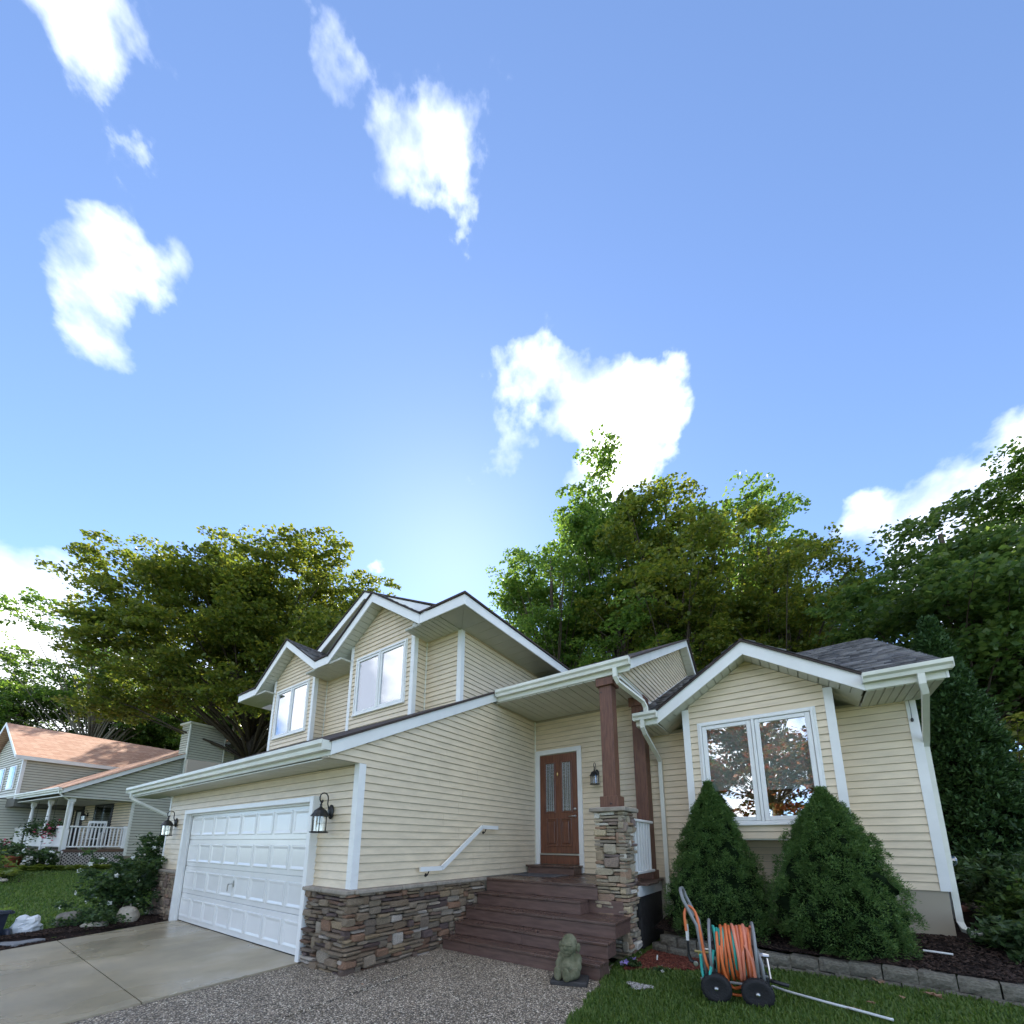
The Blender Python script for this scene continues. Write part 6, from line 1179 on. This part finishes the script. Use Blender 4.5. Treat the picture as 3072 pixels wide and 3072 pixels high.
for k in range(14): G().bev(-0.08, -0.04, 0.11+k*0.112, 0.15+k*0.112, nz(1.36), nz(2.05), 0.004).done('baluster', 'trim', rl2)
G().bev(-0.12, 0.0, 1.64, 1.76, nz(1.25), nz(2.14), 0.01).done('newel', 'trim', rl2)
for a, b in ((-2.3, -0.15), (-4.4, -2.5), (-6.25, -5.1)):
    fr_ = part('front_railing', NH); G().bev(a, b, -0.04, 0.03, nz(2.03), nz(2.11), 0.01).done('top_rail', 'trim', fr_); G().bev(a+0.02, b-0.02, -0.015, 0.01, nz(1.40), nz(2.03), 0.004).done('solid_panel', 'trim', fr_); G().bev(a, b, -0.04, 0.03, nz(1.32), nz(1.40), 0.01).done('bottom_rail', 'trim', fr_)
lt = part('lattice_skirt', NH); L0, L1, LZ0, LZ1 = 0.02, 1.74, nz(0.56), nz(1.12)
for sg in (-1, 1):
    k = -8
    while k < 22:
        y = L0+k*0.115; a = [(y, LZ0), (y+sg*(LZ1-LZ0), LZ1)]
        ys_, zs_ = [], []
        t0, t1 = 0.0, 1.0
        y0_, y1_ = a[0][0], a[1][0]
        for lim, lo in ((L0, True), (L1, False)):
            pass
        if y1_ != y0_:
            ta, tb = sorted(((L0-y0_)/(y1_-y0_), (L1-y0_)/(y1_-y0_))); t0, t1 = max(0, ta), min(1, tb)
        if t1-t0 > 0.05:
            q0 = Vector((-0.02+0.012*sg, y0_+(y1_-y0_)*t0, LZ0+(LZ1-LZ0)*t0)); q1 = Vector((-0.02+0.012*sg, y0_+(y1_-y0_)*t1, LZ0+(LZ1-LZ0)*t1)); dv = (q1-q0).normalized(); nv = Vector((0, -dv.z, dv.y))*0.017
            G().prism([q0-nv, q1-nv, q1+nv, q0+nv], (0.008, 0, 0)).done('lattice_slat', 'lattice', lt)
        k += 1
G().box(-0.30, -0.25, 0.0, 1.78, nz(0.4), nz(1.12)).done('under_porch', 'dark_room', lt)
G().box(-6.3, -0.02, -0.02, 0.0, nz(0.4), nz(1.12)).done('skirt_board', 'lattice', lt)
# roofs
nr = part('roof', NH)
def nsl(name, x0, x1, y0, y1, a, b, mt): return G().prism([(x0, y0, ns_(y0)+a), (x0, y1, ns_(y1)+a), (x0, y1, ns_(y1)+b), (x0, y0, ns_(y0)+b)], (x1-x0, 0, 0)).done(name, mt, nr)
nsl('roof_deck', -7.5, 0.20, -0.34, 5.6, -0.16, -0.03, 'soffit'); nsl('shingle_layer', -7.5, 0.27, -0.42, 5.6, -0.028, 0.0, 'shingle_salmon')
G().prism([(0.21, -0.36, ns_(-0.36)-0.03), (0.21, 5.6, ns_(5.6)-0.03), (0.21, 5.6, ns_(5.6)-0.20), (0.21, -0.36, ns_(-0.36)-0.20)], (0.025, 0, 0)).done('fascia', 'trim', nr)
nsl('shingle_layer', -7.5, 0.27, 5.6, 5.62, -0.028, 0.0, 'shingle_salmon'); G().prism([(-7.5, 5.6, ns_(5.6)), (-7.5, 10.5, ns_(5.6)-2.4), (-7.5, 10.5, ns_(5.6)-2.55), (-7.5, 5.6, ns_(5.6)-0.15)], (7.77, 0, 0)).done('shingle_layer', 'shingle_salmon', nr)
G().bev(-7.5, 0.21, -0.385, -0.36, nz(3.30), nz(3.46), 0.005).done('fascia', 'vinyl', nr); gutter(-7.5, 0.22, -0.387, nz(3.50), nr)
G().box(-6.3, 0.2, -0.36, 1.75, nz(3.16), nz(3.19)).done('porch_ceiling', 'soffit', nr)
G().tube([(0.08, -0.43, nz(3.40)), (0.08, -0.43, nz(3.30)), (0.06, -0.36, nz(3.22)), (-0.02, -0.10, nz(3.05)), (-0.02, -0.09, nz(2.0)), (-0.02, -0.09, nz(0.6))], 0.035, 4).done('downspout', 'vinyl', NH)
# upper block, ridge running back
ub = part('upper_storey', NH); ux0, ux1, uy0, uy1, uez, urz = -10.2, -5.1, -0.45, 9.0, nz(5.10), nz(6.75)
um_ = (ux0+ux1)/2
ubw = G().box(ux0, ux1, uy0, uy1, nz(3.0), uez).prism([(ux0, uy0, uez), (ux1, uy0, uez), (um_, uy0, urz-0.1)], (0, uy1-uy0, 0)).done('wall', 'grey_core', ub)
siding(ubw, (ux1, 0, 0), (0, 1, 0), (1, 0, 0), [[(uy0+0.06, nz(3.4)), (5.0, nz(3.4)), (5.0, uez), (uy0+0.06, uez)]], mt='siding_grey', z0=nz(3.4), join='siding_strip', c=0.115, t0=0.03, gap=0.02)
siding(ubw, (0, uy0, 0), (1, 0, 0), (0, -1, 0), [[(ux0, nz(3.4)), (ux1, nz(3.4)), (ux1, uez), (um_, urz-0.15), (ux0, uez)]], mt='siding_grey', z0=nz(3.4), join='siding_strip', c=0.115, t0=0.03, gap=0.02)
s_u = (urz-uez)/(um_-ux0)
for sg, xe in ((-1, ux0-0.25), (1, ux1+0.25)):
    ze = uez-s_u*0.25+0.12
    G().prism([(xe, uy0-0.3, ze), (um_, uy0-0.3, urz+0.12), (um_, uy0-0.3, urz+0.24), (xe, uy0-0.3, ze+0.12)], (0, uy1-uy0+0.3, 0)).done('roof_slope', 'shingle_salmon', ub)
    G().prism([(xe, uy0-0.325, ze-0.02), (um_, uy0-0.325, urz+0.10), (um_, uy0-0.325, urz+0.25), (xe, uy0-0.325, ze+0.13)], (0, 0.024, 0)).done('fascia', 'trim', ub)
    G().bev(xe-0.012, xe+0.012, uy0-0.3, uy1, ze-0.05, ze+0.115, 0.004).done('fascia', 'trim', ub)
G().box(ux1-0.0, ux1+0.24, uy0, 5.2, uez-0.01, uez+0.0).done('soffit_panel', 'soffit', ub)
for xx in (ux1-1.5, ux1-3.2): w = part('window', ub); G().bev(xx, xx+0.95, uy0-0.06, uy0-0.02, nz(3.75), nz(4.85), 0.01).done('frame', 'trim', w); G().box(xx+0.07, xx+0.88, uy0-0.075, uy0-0.062, nz(3.82), nz(4.78)).done('pane', 'glass_far', w); G().box(xx+0.07, xx+0.88, uy0-0.0615, uy0-0.0605, nz(3.82), nz(4.78)).done('backing', 'dark_room', w)
G().bev(ux1-0.08, ux1+0.03, uy0-0.03, uy0+0.08, nz(3.3), uez, 0.005).done('corner_board', 'trim', ub)
# sided chimney chase
cc = G().box(-0.45, 0.30, 3.25, 4.75, nz(0.3), nz(6.9)).done('chimney', 'grey_core', NH)
siding(cc, (0.30, 0, 0), (0, 1, 0), (1, 0, 0), [[(3.30, nz(0.9)), (4.70, nz(0.9)), (4.70, nz(6.9)), (3.30, nz(6.9))]], mt='siding_grey', z0=nz(0.9), join='siding_strip', c=0.115, t0=0.03, gap=0.02)
siding(cc, (0, 3.25, 0), (1, 0, 0), (0, -1, 0), [[(-0.44, nz(3.5)), (0.25, nz(3.5)), (0.25, nz(6.9)), (-0.44, nz(6.9))]], mt='siding_grey', z0=nz(3.5), join='siding_strip', c=0.115, t0=0.03, gap=0.02)
for y in (3.25, 4.75): G().bev(0.24, 0.33, y-0.03, y+0.03, nz(0.9), nz(6.9), 0.005).done('corner_board', 'vinyl', cc)
G().bev(-0.55, 0.40, 3.15, 4.85, nz(6.9), nz(7.0), 0.02).done('chimney_cap', 'vinyl', cc)
# things on and around the neighbour porch
mN = Matrix.Translation((-18, 0, 0.5)) @ Matrix.Rotation(0.118, 4, 'Z')
def nloc(x, y, z): return mN @ Vector((x, y, z+NZ))
rk = root('rocking_chair', 'white wooden rocking chair on the neighbour porch', 'chair', nloc(-0.75, 0.95, 1.23), 1.2)
for s_ in (-1, 1):
    G().tube([(s_*0.26, -0.38, 0.05), (s_*0.26, -0.1, 0.0), (s_*0.26, 0.2, 0.02), (s_*0.26, 0.48, 0.12)], 0.022, 6).done('rocker', 'trim', rk); G().tube([(s_*0.26, 0.22, 0.02), (s_*0.26, 0.42, 1.12)], 0.025, 6).done('back_post', 'trim', rk); G().tube([(s_*0.26, -0.22, 0.02), (s_*0.26, -0.25, 0.62)], 0.022, 6).done('leg', 'trim', rk); G().bev(s_*0.26-0.04, s_*0.26+0.04, -0.30, 0.34, 0.62, 0.65, 0.008).done('armrest', 'trim', rk)
G().bev(-0.27, 0.27, -0.28, 0.27, 0.38, 0.42, 0.01).done('seat', 'trim', rk)
for k in range(5): x = -0.2+k*0.1; G().tube([(x, 0.28, 0.42), (x, 0.41, 1.08)], 0.016, 5).done('back_slat', 'trim', rk)
G().bev(-0.28, 0.28, 0.39, 0.43, 1.03, 1.13, 0.01).done('top_slat', 'trim', rk)
pl_ = lantern(tuple(nloc(-4.45, 1.74, 2.75)), 'dark lantern between the doors of the neighbour porch', 1.1); pl_.rotation_euler = (0, 0, 0.118)
def pot(loc, s, label, leafm, flower, seed, fm='petal_pink'):
    r_ = root('potted_plant', label, 'potted plant', loc); G().lathe([(0.12*s, 0), (0.17*s, 0.24*s), (0.185*s, 0.25*s), (0.185*s, 0.29*s), (0.15*s, 0.29*s)], (0, 0, 0), 16).done('pot', 'terracotta', r_, True)
    rr = np.random.default_rng(seed); P = rr.normal(size=(420, 3))*np.array([0.17, 0.17, 0.13])*s+np.array([0, 0, 0.42*s]); V_, F_ = leaf_arrays(P, 0.09*s, rr); bigmesh('foliage', V_, F_, leafm, r_)
    if flower: P = rr.normal(size=(70, 3))*np.array([0.17, 0.17, 0.10])*s+np.array([0, 0, 0.50*s]); V_, F_ = leaf_arrays(P, 0.08*s, rr); bigmesh('blossoms', V_, F_, fm, r_)
    return r_
q = gz(-17, -2.2)
pot((-17.9, -1.15, gz(-17.9, -1.1)+0.12), 1.3, 'terracotta pot of dark foliage before the neighbour porch', 'bush', False, 1)
pot((-18.9, -1.45, gz(-18.9, -1.4)+0.12), 1.3, 'terracotta pot of pink flowers before the neighbour porch', 'bush', True, 2)
pot((-14.2, -1.9, gz(-14.2, -1.9)+0.02), 1.2, 'orange pot of hostas at the end of the neighbour bed', 'hosta', False, 3)
hb = root('hanging_basket', 'hanging basket of pink flowers between the neighbour porch posts', 'hanging basket', tuple(nloc(-1.25, -0.12, 2.0))); rr = np.random.default_rng(5); P = rr.normal(size=(500, 3))*np.array([0.17, 0.17, 0.18]); V_, F_ = leaf_arrays(P, 0.10, rr); bigmesh('foliage', V_, F_, 'bush', hb); P = rr.normal(size=(130, 3))*np.array([0.17, 0.17, 0.15])-np.array([0, 0, 0.12]); V_, F_ = leaf_arrays(P, 0.09, rr); bigmesh('blossoms', V_, F_, 'petal_pink', hb); G().tube([(0, 0, 0), (0, 0, 1.15)], 0.006, 5).done('hanger', 'black_metal', hb); G().lathe([(0.05, -0.16), (0.14, -0.08), (0.16, 0.0)], (0, 0, 0), 12).done('basket', 'plastic_black', hb)
hb2 = root('hanging_basket', 'hanging basket of dark foliage by the far porch post', 'hanging basket', tuple(nloc(-3.3, -0.12, 2.0))); rr = np.random.default_rng(6); P = rr.normal(size=(500, 3))*np.array([0.17, 0.17, 0.18]); V_, F_ = leaf_arrays(P, 0.10, rr); bigmesh('foliage', V_, F_, 'bush', hb2); G().tube([(0, 0, 0), (0, 0, 1.15)], 0.006, 5).done('hanger', 'black_metal', hb2); G().lathe([(0.05, -0.16), (0.14, -0.08), (0.16, 0.0)], (0, 0, 0), 12).done('basket', 'plastic_black', hb2)
def hosta(loc, s, seed, label):
    rt = root('hosta', label, 'plant', loc, 0, 'hostas before the lattice'); r = np.random.default_rng(seed)
    for k in range(16):
        a = r.uniform(0, 6.28); l = s*r.uniform(0.28, 0.46); el = r.uniform(0.35, 1.1); d = Vector((math.cos(a), math.sin(a), 0)); w = Vector((-math.sin(a), math.cos(a), 0)); c = [d*l*t_*math.cos(el*(1-0.5*t_))+Vector((0, 0, l*math.sin(el)*t_*(1.25-0.75*t_))) for t_ in (0.1, 0.45, 0.75, 1.0)]; wd = [0.01, 0.085*s, 0.075*s, 0.004]
        vs = []; fs = []
        for q_, ww in zip(c, wd): vs += [q_-w*ww+Vector((0, 0, ww*0.35)), q_, q_+w*ww+Vector((0, 0, ww*0.35))]
        for i in range(3): fs += [(i*3, i*3+1, i*3+4, i*3+3), (i*3+1, i*3+2, i*3+5, i*3+4)]
        mesh('leaf', vs, fs, 'hosta', rt)
for k in range(9):
    y = -0.95+k*0.30; x = -17.0+0.10*math.sin(k*2.1)+0.06*k; hosta((x, y, gz(x, y)+0.01), random.uniform(0.95, 1.25), k+300, 'yellow edged hosta in the bed before the porch lattice')
for k in range(6):
    x = -15.4+k*0.3-0.8; y = -1.4-0.05*k; hosta((x, y, gz(x, y)+0.01), random.uniform(0.85, 1.1), k+320, 'green hosta in the bed beside the orange pot')
shrub('white_phlox', 'white flowering phlox before the neighbour porch rail', (-17.6, -0.55, gz(-17.6, -0.5)), (0.75, 0.5, 0.42), 2200, 0.10, 'bush', 91, 40, 26, 'petal_white', 0.12, 'plant')
for k in range(8):
    x = -15.7+0.23*k; y = -1.95+0.04*math.sin(k*3)+0.05*k; g = G().ball((0, 0, 0), 1, 8, 6); rr_ = random.Random(k); s_ = rr_.uniform(0.07, 0.13); g.v = [(p[0]*s_*1.4*(1+0.2*noise3(p, 2, k)), p[1]*s_, max(-.5, p[2])*s_*0.7) for p in g.v]; o = g.done('edging_stone', 'boulder_pale', None, True); o.location = (x, y, gz(x, y)+0.05); tag(o, 'pale edging stone along the neighbour flower bed', 'stone', 'edging stones of the neighbour bed')
V = [(-14.0, -2.0), (-13.9, -1.2), (-15.5, -0.6), (-16.3, 2.0), (-17.8, 2.0), (-18.2, -0.2), (-21, -0.7), (-21, -2.4), (-17, -2.2)]
tag(G().prism([(x, y, gz(x, y)+0.015) for x, y in V], (0, 0, -0.05)).done('flower_bed', 'mulch'), kind='structure')
